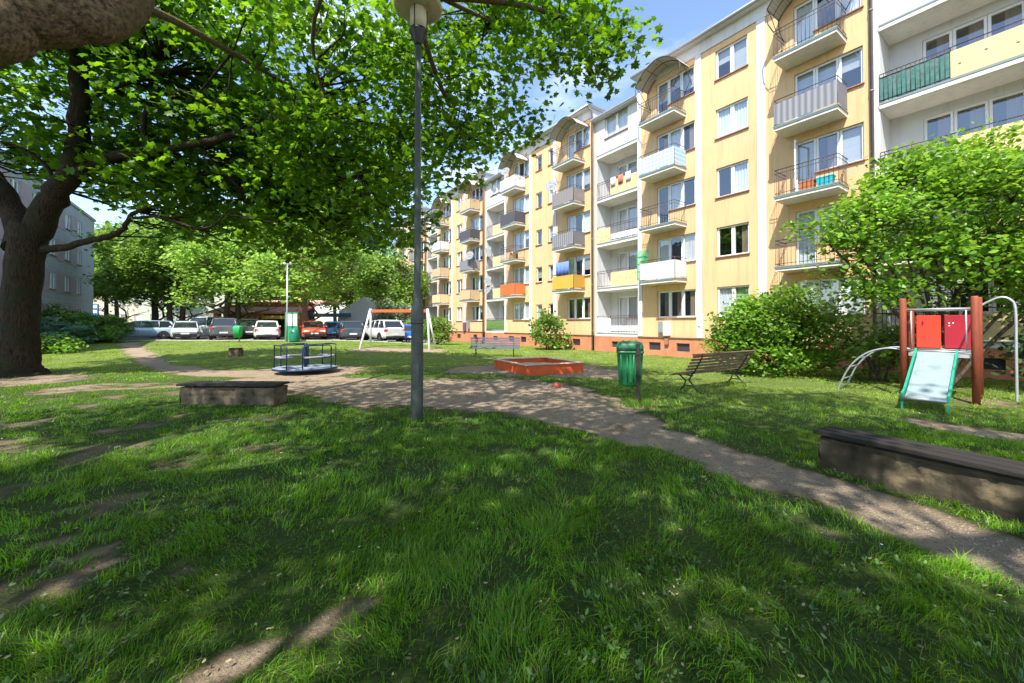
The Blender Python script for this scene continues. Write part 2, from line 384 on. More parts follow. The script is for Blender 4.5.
def screen(parent, b0, b1, zf, y0, y1, kind, h=.86, sides=True, label=None):
    m = SB(); z0, z1 = zf+.05, zf+h; off = .016
    if kind in ('brown', 'yellow', 'orange', 'white'):
        n = int((b1-b0)/.115)
        for i in range(n):
            a = b0+(b1-b0)*(i+.04)/n; b = b0+(b1-b0)*(i+.94)/n; m.sbox(a, b, y0-off-.012, y0-off, z0, z1+random.uniform(-.004, .004))
        if sides:
            n = int((y1-y0)/.115)
            for s_ in (b0, b1):
                for i in range(n): m.sbox(s_-.006, s_+.006, y0+(y1-y0)*(i+.04)/n, y0+(y1-y0)*(i+.94)/n, z0, z1)
    else:
        n = 14
        for seg in ([(b0, y0-off), (b1, y0-off)],)+(([(b0-off, y0), (b0-off, y1)], [(b1+off, y0), (b1+off, y1)]) if sides else ()):
            (a, c), (b, d) = seg; vs = []
            for i in range(n+1):
                t = i/n; ss = a+(b-a)*t; yy = c+(d-c)*t; wv = .008*math.sin(i*2.3)
                vs += [(-ss-(wv if a == b else 0), yy-(0 if a == b else wv), z0), (-ss-(wv if a == b else 0), yy-(0 if a == b else wv), z1-.012*abs(math.sin(i*1.1)))]
            m.add(vs, [(2*i, 2*i+1, 2*i+3, 2*i+2) for i in range(n)], 0, True)
    o = m.build('screen', SCREENS[kind], parent)
    if label: o['label'] = label
    return o
CANOPY = stripes('smoky_canopy_sheet', (.42, .36, .30), (.52, .46, .40), 4)
def canopy(parent, b0, b1, zf, ext=1.05):
    a0, a1 = b0-.35, b1+.2; zs = zf+1.98; rise = .80; m = SB(); r = SB(); n = 14
    def arc(t): return (-(a0+(a1-a0)*t), zs+rise*math.sin(math.pi*t)**.8)
    for side, dz in ((0, 0), (1, .02)):
        vs = []
        for i in range(n+1):
            x, z = arc(i/n); vs += [(x, -ext, z+dz), (x, -.01, z+dz)]
        m.add(vs, [(2*i, 2*i+1, 2*i+3, 2*i+2) for i in range(n)], 0, True)
    m.build('canopy', CANOPY, parent)
    for y in (-ext, -.5, -.03):
        r.tube([(arc(i/n)[0], y, arc(i/n)[1]-.015) for i in range(n+1)], .022 if y == -ext else .014, 5)
    for t in (0, .25, .5, .75, 1):
        x, z = arc(t); r.tube([(x, -ext, z), (x, -.03, z)], .014, 4)
    for a, e in ((a0, b0), (a1, b1)):   # curled side brackets down to the rail
        pts = [(-a, -ext, zs), (-a, -ext+.03, zs-.35), (-(a*.8+e*.2), -ext, zs-.6), (-e, -1.0, zf+1.0)]
        r.tube(pts, .02, 5); r.tube([(-a, -.05, zs), (-(a*.7+e*.3), -.05, zs-.55), (-e, -.05, zf+1.0)], .015, 5)
        r.tube([(-a, -ext, zs), (-a, -.7, zs-.12), (-a, -.3, zs-.45), (-a, -.04, zs-.75)], .014, 4)
    x, z = arc(.5); r.tube([(x, -ext, z), (x-.05, -ext-.01, z-.16), (x+.02, -ext+.01, z-.3)], .014, 4)
    r.build('canopy_frame', DARKM, parent)
def dish(parent, s, y, z, r=.38, rz=.3):
    m = MB(); prof = [(r*t, .18*r*t*t*2.2) for t in (0.02, .3, .55, .8, 1)]; prof2 = [(a, b-.012) for a, b in reversed(prof)]
    m.lathe([(a, b) for a, b in prof], 20); m.lathe(list(reversed(prof2)), 20)
    m.tube([(r*.95, 0, .1), (r*.5, 0, r*.75), (0, 0, r*.95)], .012, 5); m.box(-.04, .04, -.04, .04, r*.9, r*1.02)
    M = Matrix.Translation((-s, y, z)) @ Matrix.Rotation(rz, 4, 'Z') @ Matrix.Rotation(R(68), 4, 'X')
    m.xform(M); m.tube([(-s, y+.03, z), (-s, y+.25, z-.05), (-s, y+.3, z-.4)], .02, 6)
    return m.build('satellite_dish', mat('dish_grey', (.22, .23, .24), .7), parent)
def balcony(w0, fl, scr=None, can=False, rail='bars', scr_label=None, h=.86, z_off=0):
    zf = ZF[fl]; b0, b1 = w0+.45, w0+2.42
    m = SB(); m.sbox(b0, b1, -1.0, -.004, zf-.17, zf-.035, 0); m.sbox(b0-.03, b1+.03, -1.04, -.004, zf-.035, zf+.01, 1); m.sbox(b0-.02, b1+.02, -1.03, -1.0, zf-.08, zf-.037, 1)
    bl = m.build('balcony', [SOFFIT, TRIM], BROOT)
    railing(bl, b0, b1, zf+.01, -.98, -.01, 'bars' if (rail == 'bars' and scr is None) else 'posts')
    if scr: screen(bl, b0, b1, zf+.01, -.98, -.03, scr, h, True, scr_label)
    if can: canopy(bl, b0, b1, zf)
    return bl
CURTS = [('blind', 'drape'), ('drape', 'none'), 'net', 'net', 'net', 'blind', 'drape', ('net', 'blind'), ('none', 'net'), ('drape', 'net'), ('net', 'none', 'net')]
def yellow_section(S0, small_windows=False, one_small=False, detailed=True, end=False):
    W = 9.7; S1 = S0+W; holes = []; wins = []
    p = [(3.3, 3.63), (6.07, 6.36)]     # pilasters
    for w0 in (S0+.18, S0+6.42):
        for k, zf in enumerate(ZF):
            s_, d_ = (w0, w0+1.42), (w0+1.42, w0+2.1); z0, z1 = zf+.85, zf+2.2
            holes += [(s_[0], s_[1], z0, z1)]; ms = (s_[0]+s_[1])/2
            if k == 0:
                holes += [(d_[0], d_[1], z0, z1)]; wins.append(([(s_[0], ms, z0, z1), (ms, s_[1], z0, z1), (d_[0], d_[1], z0, z1)], (w0, w0+2.1, z0)))
            else:
                holes += [(d_[0], d_[1], zf+.04, z1)]; wins.append(([(s_[0], ms, z0, z1), (ms, s_[1], z0, z1), (d_[0], d_[1], zf+.04, z1)], (w0, s_[1], z0)))
    if small_windows: cs = [(S0+3.5+.08, S0+4.2), (S0+4.9, S0+5.58)]
    elif one_small: cs = [(S0+4.0, S0+5.2)]
    else: cs = [(S0+4.0, S0+5.4)]
    for a, b in cs:
        for k, zf in enumerate(ZF):
            z0, z1 = zf+.85, zf+(2.2 if not small_windows else 1.95); holes.append((a, b, z0, z1))
            m_ = (a+b)/2; wins.append(([(a, b, z0, z1)] if b-a < .8 else [(a, m_, z0, z1), (m_, b, z0, z1)], (a, b, z0)))
    mb = SB()
    wall_with_holes(mb, S0, S1, .96, 14.38, 0, holes, .17, 0)
    mb.sbox(S0, S0+.02, .17, 10, -.3, 14.38, 0); mb.sbox(S1-.02, S1, .17, 10, -.3, 14.38, 0); mb.sbox(S0, S1, 10, 10.2, -.3, 14.38, 0)
    mb.quad((-S1, 0, .96), (-S1, .17, .96), (-S1, .17, 14.38), (-S1, 0, 14.38)); mb.quad((-S0, 0, .96), (-S0, .17, .96), (-S0, .17, 14.38), (-S0, 0, 14.38))
    mb.build('wall', [YELLOW], BROOT)
    q = SB()     # white trim: pilasters, frieze and edge strips
    for a, b in p: q.sbox(S0+a, S0+b, -.05, -.002, .97, 14.38)
    q.sbox(S1-.26, S1+.0, -.05, -.002, .97, 14.38)
    q.sbox(S0-.02, S1+.02, -.06, 10.0, 14.38, 14.93)
    q.build('facade_trim', WHITE, BROOT)
    q = SB(); q.sbox(S0-.12, S1+.12, -.38, 10.3, 14.93, 15.0); q.sbox(S0-.15, S1+.15, -.42, 10.35, 15.0, 15.1, 1); q.tube([(-S0+.1, -.46, 14.97), (-S1-.1, -.46, 14.97)], .06, 8, 2)
    q.build('roof', [WHITE, GREYM, GALV], BROOT)
    q = SB(); q.sbox(S0+.05, S1-.05, 1.1, 1.15, .3, 14.3)
    for zf in ZF: q.sbox(S0+.05, S1-.05, .19, 1.1, zf-.14, zf-.02)
    q.build('interior', INTER, BROOT)
    # plinth with basement windows
    bw = [(S0+1.0, S0+1.7), (S0+4.2, S0+4.9), (S0+6.7, S0+7.4), (S0+8.3, S0+9.0)]
    q = SB(); wall_with_holes(q, S0, S1, -.4, .9, -.07, [(a, b, .28, .68) for a, b in bw], .1, 0)
    q.sbox(S0, S1, -.11, .05, .9, .96, 1); q.build('plinth', [TERRA, FRAMEB], BROOT)
    for a, b in bw:
        q = SB(); q.sbox(a, b, .03, .05, .28, .68, 0)
        for i in range(7): q.sbox(a+(b-a)*(i+.5)/7-.008, a+(b-a)*(i+.5)/7+.008, -.05, -.03, .28, .68, 1)
        q.build('basement_window', [INTER, DARKM], BROOT)
    for i, (panes, sill) in enumerate(wins):
        c = CURTS[int(_hash(np.array([i*7+3]), np.array([int(S0)*3]), 5)[0]*len(CURTS)) % len(CURTS)]
        if S0 == SEC[0] and i == 10: c = ('green', 'net')
        window(BROOT, panes, 0, c, sill)
    # downpipe
    q = SB(); q.tube([(-S0+.06, -.08, -.1), (-S0+.06, -.08, 14.7), (-S0+.06, -.38, 14.95)], .055, 8)
    for z in (1.2, 4, 6.8, 9.6, 12.4): q.tube([(-S0+.06, -.08, z), (-S0+.06, -.08, z+.05)], .068, 8)
    q.build('downpipe', mat('downpipe_brown', (.24, .2, .21), .5, .2), BROOT)
def white_section(S0, S1, specs, wo=.45, extra=False):
    y0 = .22; yb = y0+1.2
    mb = SB(); wmid = (S0+S1)/2
    hole = (wmid-.85, wmid+.85, ZF[4]+.85, ZF[4]+2.15)
    wall_with_holes(mb, S0, S1, 11.72, 14.0, y0, [hole], .17, 0)
    mb.sbox(S0, S0+.2, y0, yb, -.3, 11.72); mb.sbox(S1-.2, S1, y0, yb, -.3, 11.72)
    holes = []
    for zf in ZF[:4]: holes += [(S0+wo, S0+wo+1.5, zf+.85, zf+2.2), (S0+wo+1.5, S0+wo+2.2, zf+.04, zf+2.2)]+([(S0+.35, S0+wo-.2, zf+.85, zf+2.2)] if extra else [])
    wall_with_holes(mb, S0+.2, S1-.2, .9, 11.72, yb, holes, .17, 0)
    mb.sbox(S0, S1, 10, 10.2, -.3, 14.0)
    mb.build('wall', [WHITE], BROOT)
    for k, zf in enumerate(ZF):
        q = SB(); q.sbox(S0+.2, S1-.2, y0, yb, zf-.2, zf-.0, 0)
        q.sbox(S0+.2, S1-.2, y0-.05, y0, zf-.19, zf-.05, 0); q.sbox(S0+.2, S1-.2, y0-.07, y0-.0, zf-.05, zf+.01, 1)
        q.build('loggia_floor', [SOFFIT, TRIM], BROOT)
    q = SB(); q.sbox(S0+.05, S1-.05, 2.6, 2.65, .3, 14.0)
    for zf in ZF: q.sbox(S0+.05, S1-.05, (yb if zf < 11 else y0)+.2, 2.6, zf-.14, zf-.02)
    q.sbox(S0+.02, S0+.04, yb+.18, 9, .2, 14); q.sbox(S1-.04, S1-.02, yb+.18, 9, .2, 14)
    q.build('interior', INTER, BROOT)
    q = SB(); q.sbox(S0-.0, S1, y0-.35, 10.2, 14.0, 14.07, 0); q.sbox(S0, S1, y0-.4, 10.25, 14.07, 14.16, 1); q.build('roof', [WHITE, GREYM], BROOT)
    q = SB(); wall_with_holes(q, S0, S1, -.4, .9, y0-.05, [(wmid-.35, wmid+.35, .28, .62)], .1, 0); q.sbox(wmid-.35, wmid+.35, y0+.05, y0+.07, .28, .62, 2)
    q.build('plinth', [TERRA, FRAMEB, INTER], BROOT)
    window(BROOT, [(hole[0], wmid, hole[2], hole[3]), (wmid, hole[1], hole[2], hole[3])], y0, random.choice(CURTS), (hole[0], hole[1], hole[2]))
    for k, zf in enumerate(ZF[:4]):
        window(BROOT, [(S0+wo, S0+wo+.75, zf+.85, zf+2.2), (S0+wo+.75, S0+wo+1.5, zf+.85, zf+2.2), (S0+wo+1.5, S0+wo+2.2, zf+.04, zf+2.2)], yb, random.choice(CURTS), (S0+wo, S0+wo+1.5, zf+.85))
        if extra: window(BROOT, [(S0+.35, S0+wo-.2, zf+.85, zf+2.2)], yb, 'net', (S0+.35, S0+wo-.2, zf+.85))
        sp = specs[k]; a, b = S0+.2, S1-.2; cut = a+(b-a)*.64
        near, far = sp
        pr = None
        for (c, d, kind) in ((a, cut, near), (cut, b, far)):
            if kind == 'rail' or kind in ('green', 'glass', 'ivy'):
                m = SB(); n = int((d-c)/.11)
                for i in range(n+1): s_ = c+(d-c)*i/n; m.tube([(-s_, y0-.02, zf), (-s_, y0-.02, zf+1.0)], .011, 4)
                for hh in (1.0, .88, .1): m.tube([(-c, y0-.02, zf+hh), (-d, y0-.02, zf+hh)], .015, 5)
                o = m.build('railing', DARKM, BROOT)
                if kind == 'green': screen(o, c, d, zf, y0-.0, y0, 'green', .9, False)
                if kind == 'ivy': screen(o, c, d, zf, y0-.0, y0, 'ivy', .9, False)
                if kind == 'glass': screen(o, c, d, zf, y0-.0, y0, 'pwhite', .45, False)
            else:
                m = SB(); m.sbox(c+.01, d-.01, y0-.045, y0-.012, zf+.03, zf+.86, 0)
                for i in range(6): s_ = c+(d-c)*(i+.5+random.uniform(-.3, .3))/6; z = zf+random.uniform(.15, .75); m.lathe([(.028, -.003), (.028, .003)], 8, 1, (0, 0, 0)) if False else m.sbox(s_-.03, s_+.03, y0-.049, y0-.04, z-.02, z+.025, 1)
                m.tube([(-c, y0-.03, zf+1.0), (-d, y0-.03, zf+1.0)], .016, 5, 2)
                for s_ in (c+.02, d-.02): m.tube([(-s_, y0-.03, zf+.8), (-s_, y0-.03, zf+1.0)], .014, 5, 2)
                m.build('parapet', [SCREENS[kind], FRAMEB, DARKM], BROOT)
SEC = [16.7+13.1*i for i in range(4)]
yellow_section(SEC[0]); yellow_section(SEC[1], small_windows=True); yellow_section(SEC[2], one_small=True); yellow_section(SEC[3], one_small=True)
white_section(11.7, 16.7, [('cream', 'rail'), ('cream', 'rail'), ('cream', 'rail'), ('cream', 'green')], 1.75, True)
white_section(26.4, 29.8, [('glass', 'pwhite'), ('cream', 'rail'), ('glass', 'cream'), ('cream', 'rail')])
white_section(39.5, 42.9, [('ivy', 'ivy'), ('cream', 'rail'), ('cream', 'rail'), ('cream', 'rail')])
white_section(52.6, 56.0, [('cream', 'rail'), ('rail', 'cream'), ('cream', 'rail'), ('cream', 'rail')])
# closing end block nearest the camera, mostly outside the picture
q = SB(); q.sbox(3.6, 11.7, 0, 10, -.3, 14.4); q.build('end_wall', YELLOW, BROOT)
q = SB(); q.sbox(3.4, 11.82, -.4, 10.3, 14.4, 15.1); q.build('end_roof', WHITE, BROOT)
BAL = {0: [(None, 0), ('grey', 0), (None, 0), (None, 0)], 1: [(None, 0), ('blue', 0), (None, 0), ('white', 0)],
       2: [(None, 0), ('brown', 0), ('grey', 0), ('yellow', 0)], 3: [('white', 0), ('dark', 0), (None, 0), ('orange', 0)],
       4: [('beige', 0), ('dark', 0), ('grey', 0), ('beige', 0)], 5: [(None, 0), ('white', 0), ('beige', 0), ('cream', 0)],
       6: [('beige', 0), ('brown', 0), ('beige', 0), ('grey', 0)], 7: [(None, 0), ('beige', 0), ('beige', 0), ('grey', 0)]}
for c in range(8):
    w0 = SEC[c//2]+(.18 if c % 2 == 0 else 6.42)
    for k in range(4):
        fl = 4-k; b = balcony(w0, fl, BAL[c][k][0], can=(k == 0))
        if c == 2 and k == 1: dish(b, w0+2.5, -.95, ZF[fl]+1.45, .42, .5)
        if c == 3 and k == 0: dish(b, w0+1.9, -.8, ZF[fl]+1.5, .36, .5)
        if c == 4 and k == 2: dish(b, w0+.4, -1.0, ZF[fl]+1.1, .42, .5)
for fl, dz in ((2, 1.5), (1, 1.6), (1, .8)):
    d_ = dish(BROOT, 42.2, .12, ZF[fl]+dz, .38, .3)
# door standing open on the third balcony of the near column
m = MB(); t = .05
for bx in ((0, .62, 0, t), (0, .62, 2.1-t, 2.1), (0, t, 0, 2.1), (.62-t, .62, 0, 2.1), (0, .62, .75, .8)): m.box(bx[0], bx[1], 0, .05, bx[2], bx[3], 0)
m.quad((t, .025, t), (.62-t, .025, t), (.62-t, .025, 2.05), (t, .025, 2.05), 1)
m.xform(Matrix.Translation((-(16.88+2.08), .05, ZF[2]+.06)) @ Matrix.Rotation(R(-75), 4, 'Z')); m.build('balcony_door', [FRAMEW, GLASS], BROOT)
# meter cabinet, hanging wires and pipe
m = SB(); m.sbox(24.45, 24.75, -.22, -.002, 1.05, 1.75, 0); m.sbox(24.8, 25.1, -.16, -.002, 1.2, 1.75, 1); m.sbox(24.5, 24.7, -.2, -.075, .6, .9, 2); m.build('meter_cabinet', [FRAMEW, GREYM, SILL], BROOT)
m = SB(); m.sbox(46.0, 46.35, -.25, -.002, 1.0, 1.8, 0); m.sbox(45.3, 45.7, -.2, -.002, 1.2, 2.0, 1); m.build('meter_cabinet', [mat('maroon_box', (.2, .08, .12), .6), GREYM], BROOT)
# graffiti strokes on the plinth behind the slide
m = SB()
def stroke(pts, y): m.tube([(-a, y, b) for a, b in pts], .016, 5)
yy = .22-.055
stroke([(14.95, .62), (15.08, .68), (15.2, .62), (15.22, .48), (15.1, .42), (14.98, .46), (14.98, .53), (15.06, .53)], yy)
stroke([(14.85, .55), (14.75, .55)], yy); stroke([(14.7, .45), (14.66, .62), (14.6, .5), (14.53, .63), (14.5, .45)], yy)
stroke([(14.42, .64), (14.42, .48), (14.36, .43), (14.28, .48), (14.27, .62)], yy)
m.build('graffiti', FRAMEW, BROOT)
# things hung or standing on balconies
def hang(name, s0, s1, y, z0, z1, m_, label, cat):
    M = SB(); n = 16; vs = []
    for i in range(n+1):
        t = i/n; yy_ = y+.02*math.sin(i*1.3)
        vs += [(-(s0+(s1-s0)*t), yy_, z0+.02*math.sin(i*.9)), (-(s0+(s1-s0)*t), yy_-.01, (z0+z1)/2), (-(s0+(s1-s0)*t), y, z1)]
    fs = []
    for i in range(n): fs += [(3*i, 3*i+1, 3*i+4, 3*i+3), (3*i+1, 3*i+2, 3*i+5, 3*i+4)]
    M.add(vs, fs, 0, True); o = M.build(name, m_); o.matrix_world = Matrix.Translation((X0, 0, 0)) @ Matrix.Rotation(-(math.pi/2-ALPHA), 4, 'Z')
    tag(o, label, cat); s_ = o.modifiers.new('solid', 'SOLIDIFY'); s_.thickness = .008; return o
hang('towel', 30.9, 32.1, -.95, ZF[1]+.9, ZF[1]+1.75, mat('blue_cloth', (.12, .2, .55), .9, var=.35, scale=9, stretch=(1, 1, 5)), 'blue patterned sheet drying above the yellow balcony screen', 'laundry')
for i, (c, lab) in enumerate([((.7, .7, .7), 'white shirt hung nearest the open end of the loggia washing line'), ((.55, .14, .1), 'red cloth drying over the cream parapet of the white loggia'), ((.68, .62, .6), 'pale towel at the right end of the loggia washing line')]):
    hang('washing', 27.0+i*.55, 27.35+i*.55, .13, ZF[3]+.5, ZF[3]+1.02, mat('cloth%d' % i, c, .9, var=.2), lab, 'laundry')
M = SB()
for k in range(4): M.sbox(25.55, 25.95, -.7, -.3, ZF[1]+.15+k*.38, ZF[1]+.19+k*.38)
for a in (25.55, 25.93):
    for b in (-.7, -.32): M.sbox(a, a+.02, b, b+.02, ZF[1]+.01, ZF[1]+1.5)
for k in range(4):
    for j in range(6): M.sbox(25.55, 25.95, -.71, -.69, ZF[1]+.19+k*.38+j*.055, ZF[1]+.22+k*.38+j*.055); M.sbox(25.53, 25.55, -.7, -.3, ZF[1]+.19+k*.38+j*.055, ZF[1]+.22+k*.38+j*.055)
o = M.build('plastic_shelf', mat('mint_plastic', (.1, .5, .22), .5)); o.matrix_world = Matrix.Translation((X0, 0, 0)) @ Matrix.Rotation(-(math.pi/2-ALPHA), 4, 'Z')
tag(o, 'mint green plastic shelf standing beside the white slatted balcony', 'shelf')
for (s_, fl, c, nm, lab) in ((17.75, 2, (.02, .42, .5), 'storage_tub', 'turquoise plastic tub on the balcony with the open door'), (18.3, 2, (.5, .16, .06), 'wooden_crate', 'orange brown wooden crate beside the turquoise tub on a balcony'), (15.9, 3, (.05, .35, .6), 'plastic_bag', 'blue bundle behind the green loggia netting'), (30.9, 2, (.5, .1, .05), 'flower_box', 'red flower box on the grey screened balcony'), (37.3, 2, (.55, .3, .1), 'flower_box', 'orange planter on the open rail balcony beside the loggia dishes'), (43.9, 1, (.6, .3, .12), 'flower_box', 'tan planter on the lowest beige balcony past the second loggia')):
    M = MB(); M.loft([[(-.24*k, -.14*k, z), (.24*k, -.14*k, z), (.24*k, .14*k, z), (-.24*k, .14*k, z)] for k, z in ((.85, 0), (1, .3), (1.08, .3), (1.08, .34), (.98, .34), (.8, .05))], 0, True, False)
    if nm == 'flower_box':
        for i in range(26): a = random.uniform(-.22, .22); b = random.uniform(-.1, .1); h = random.uniform(.36, .5); M.add([(a, b, .33), (a+.05, b, h), (a, b+.03, h+.05), (a-.05, b, h)], [(0, 1, 2, 3)], 1)
    yl = -.78 if s_ > 16.7 else .6
    wx = X0+(-s_)*SA+yl*CA; wy = s_*CA+yl*SA
    zz = ZF[fl]+(.012 if nm != 'flower_box' else .012)
    o = M.build(nm, [mat(nm+str(s_), c, .5), leafmat('planter_leaf', (.05, .12, .02), (.3, .1, .08))]); o.location = (wx, wy, zz); o.rotation_euler = (0, 0, -(math.pi/2-ALPHA)); tag(o, lab, nm.replace('_', ' '))
# ================================================================ GROUND
CAPS = []
def cap(pts, rs, z=0.0, w=1.0):
    P = [gp(x, y, z) for x, y in pts]
    for i in range(len(P)-1): CAPS.append((P[i], P[i+1], rs[i], rs[i+1], w))
    if len(P) == 1: CAPS.append((P[0], P[0], rs[0], rs[0], w))
cap([(1400, 640), (1010, 556), (900, 514), (800, 483), (700, 452), (625, 426), (560, 403), (500, 392), (420, 390)], [.5, .42, .38, .38, .45, .75, 1.5, 2.1, 2.0])
cap([(420, 390), (340, 384), (260, 380)], [1.9, 1.4, .9]); cap([(306, 371)], [2.0]); cap([(306, 372), (215, 373), (165, 366)], [1.2, .8, .6])
cap([(165, 366), (128, 346)], [.42, .5], .1); cap([(540, 368)], [2.3]); cap([(590, 372), (480, 369)], [1.5, 1.2])
cap([(90, 387), (200, 384)], [.9, .5], 0, .62); cap([(20, 380)], [1.6], 0, .7); cap([(372, 350), (428, 350)], [1.1, 1.1], .16)
cap([(925, 420), (975, 429), (1060, 442)], [.3, .35, .4], 0, .8); cap([(990, 403)], [.5], 0, .7)
cap([(110, 545), (20, 600), (-60, 640)], [.10, .2, .25], 0, .62); cap([(250, 655), (270, 640)], [.12, .1], 0, .6); cap([(130, 530), (60, 545)], [.1, .15], 0, .6); cap([(390, 600), (330, 625)], [.12, .14], 0, .45); cap([(800, 522)], [.14], 0, .5)
cap([(0, 450), (130, 430)], [.5, .5], 0, .35); cap([(620, 340)], [.3], 0, .3); cap([(600, 412), (640, 430)], [.4, .3], 0, .6)
def dirtmask(x, y):
    x = np.asarray(x, float); y = np.asarray(y, float)
    nx = x+.35*(fnoise(x*1.3, y*1.3, 3)-.5)*2; ny = y+.35*(fnoise(x*1.3+9, y*1.3, 4)-.5)*2
    m = np.zeros_like(x)
    for (a, b, r0, r1, w_) in CAPS:
        dx, dy = b[0]-a[0], b[1]-a[1]; l2 = dx*dx+dy*dy
        t = np.clip(((nx-a[0])*dx+(ny-a[1])*dy)/l2, 0, 1) if l2 > 0 else 0*nx
        d = np.hypot(nx-a[0]-t*dx, ny-a[1]-t*dy); r = r0+(r1-r0)*t
        soft = .22*r+.08
        m = np.maximum(m, w_*(1-sst(r-soft, r+soft, d)))
    n = fnoise(x*2.3, y*2.3, 8, 4)
    n2 = fnoise(x*9, y*9, 12, 2)
    m = m+((n-.5)*.9+(n2-.5)*.7)*np.minimum(1, m*4)
    bare = sst(.70, .85, fnoise(x*.8+3, y*.8, 21, 4))*.5
    left = sst(-.12, -.75, x/np.maximum(y, .5))*sst(13, 9, y); thin = left*(.10+.42*sst(.50, .72, fnoise(x*1.9, y*1.9, 91, 4)))
    m = np.maximum(m, thin)
    return np.clip(np.maximum(m, bare*sst(1.5, -.5, x)), 0, 1)
def sinh_axis(a, b, n, s):
    t = np.linspace(-1, 1, n); v = np.sinh(t*s)/np.sinh(s); return np.where(v < 0, -v*a, v*b)
def ground_material():
    m, nt, b = newmat('lawn_soil'); b.inputs['Roughness'].default_value = .95; b.inputs['Specular IOR Level'].default_value = .15
    at_ = nt.nodes.new('ShaderNodeAttribute'); at_.attribute_name = 'dirt'; at2 = nt.nodes.new('ShaderNodeAttribute'); at2.attribute_name = 'sunlit_tint'; tc = nt.nodes.new('ShaderNodeTexCoord')
    def noise(s, d=6, ro=.6):
        n = nt.nodes.new('ShaderNodeTexNoise'); n.inputs['Scale'].default_value = s; n.inputs['Detail'].default_value = d; n.inputs['Roughness'].default_value = ro
        L(nt, tc.outputs['Object'], n.inputs['Vector']); return n
    def ramp(n, a, ca, b_, cb):
        r = nt.nodes.new('ShaderNodeValToRGB'); e = r.color_ramp.elements; e[0].position = a; e[1].position = b_; e[0].color = tuple(ca)+(1,); e[1].color = tuple(cb)+(1,)
        L(nt, n, r.inputs[0]); return r.outputs[0]
    def mix(f, a, b_, t='MIX'):
        x = nt.nodes.new('ShaderNodeMixRGB'); x.blend_type = t
        if isinstance(f, float): x.inputs[0].default_value = f
        else: L(nt, f, x.inputs[0])
        L(nt, a, x.inputs[1]); L(nt, b_, x.inputs[2]); return x.outputs[0]
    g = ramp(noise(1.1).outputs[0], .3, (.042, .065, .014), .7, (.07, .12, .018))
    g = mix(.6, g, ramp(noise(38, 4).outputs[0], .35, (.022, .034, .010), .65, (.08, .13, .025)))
    g = mix(at2.outputs['Fac'], g, ramp(noise(7).outputs[0], .3, (.11, .15, .03), .7, (.19, .24, .06)))  # sunlight on the farther lawn mixed into the ground colour as a paler tone
    d = ramp(noise(1.7).outputs[0], .3, (.29, .21, .13), .7, (.45, .345, .23))
    d = mix(.5, d, ramp(noise(60, 6, .75).outputs[0], .36, (.095, .064, .04), .64, (.46, .37, .27)))
    vo = nt.nodes.new('ShaderNodeTexVoronoi'); vo.inputs['Scale'].default_value = 34; L(nt, tc.outputs['Object'], vo.inputs['Vector'])
    peb = ramp(vo.outputs['Distance'], .12, (.55, .5, .45), .2, (0, 0, 0)); d = mix(.12, d, peb, 'SCREEN')
    fn = noise(9, 6, .7); ad = nt.nodes.new('ShaderNodeMath'); ad.operation = 'MULTIPLY_ADD'; ad.inputs[1].default_value = .5; L(nt, fn.outputs[0], ad.inputs[0]); L(nt, at_.outputs['Fac'], ad.inputs[2])
    f = ramp(ad.outputs[0], .56, (0, 0, 0), .8, (1, 1, 1))
    dk = ramp(at_.outputs['Fac'], .35, (.36, .33, .30), .85, (1, 1, 1)); d = mix(1.0, d, dk, 'MULTIPLY')
    L(nt, mix(f, g, d), b.inputs['Base Color'])
    bn = noise(26, 8, .7); bp = nt.nodes.new('ShaderNodeBump'); bp.inputs['Strength'].default_value = .9; bp.inputs['Distance'].default_value = .07
    L(nt, bn.outputs[0], bp.inputs['Height']); bp2 = nt.nodes.new('ShaderNodeBump'); bp2.inputs['Strength'].default_value = .12; bp2.inputs['Distance'].default_value = .02; bp2.invert = True
    L(nt, vo.outputs['Distance'], bp2.inputs['Height']); L(nt, bp.outputs[0], bp2.inputs['Normal']); L(nt, bp2.outputs[0], b.inputs['Normal'])
    MATS['ground'] = m; return m
def sunlit_tint(x, y):   # shorter turf, colour paled to paint in sunlight away from the old trees
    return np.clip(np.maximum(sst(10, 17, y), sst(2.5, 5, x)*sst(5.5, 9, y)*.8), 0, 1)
GM = ground_material()
xs = np.unique(np.concatenate([sinh_axis(400, 400, 181, 6.5), np.arange(-16, 12, .11), np.arange(-46, -16, .4)])); ys = np.unique(np.concatenate([8+sinh_axis(300, 500, 181, 6.0), np.arange(-1, 26, .11), np.arange(26, 46, .4)]))
X, Y = np.meshgrid(xs, ys); Z = zt(X, Y)-.02*dirtmask(X, Y); DM = dirtmask(X, Y)
V = np.stack([X.ravel(), Y.ravel(), Z.ravel()], 1); nx_, ny_ = len(xs), len(ys)
I = np.arange(nx_*ny_).reshape(ny_, nx_)
quads = np.stack([I[:-1, :-1], I[:-1, 1:], I[1:, 1:], I[1:, :-1]], -1).reshape(-1, 4)
cen = V[quads].mean(1); dm = DM.ravel()[quads].mean(1)
# the trodden part is its own object; both share one material so the edge stays ragged and soft
cores = dm > .55
for nm, sel in (('lawn', ~cores), ('dirt_path', cores)):
    q_ = quads[sel]; u, inv = np.unique(q_.ravel(), return_inverse=True)
    o = fastmesh(nm, V[u], [inv.reshape(-1, 4)], GM, True); a = o.data.attributes.new('dirt', 'FLOAT', 'POINT'); a.data.foreach_set('value', DM.ravel()[u].astype(np.float32)); a = o.data.attributes.new('sunlit_tint', 'FLOAT', 'POINT'); a.data.foreach_set('value', sunlit_tint(V[u, 0], V[u, 1]).astype(np.float32)); tag(o, kind='structure')
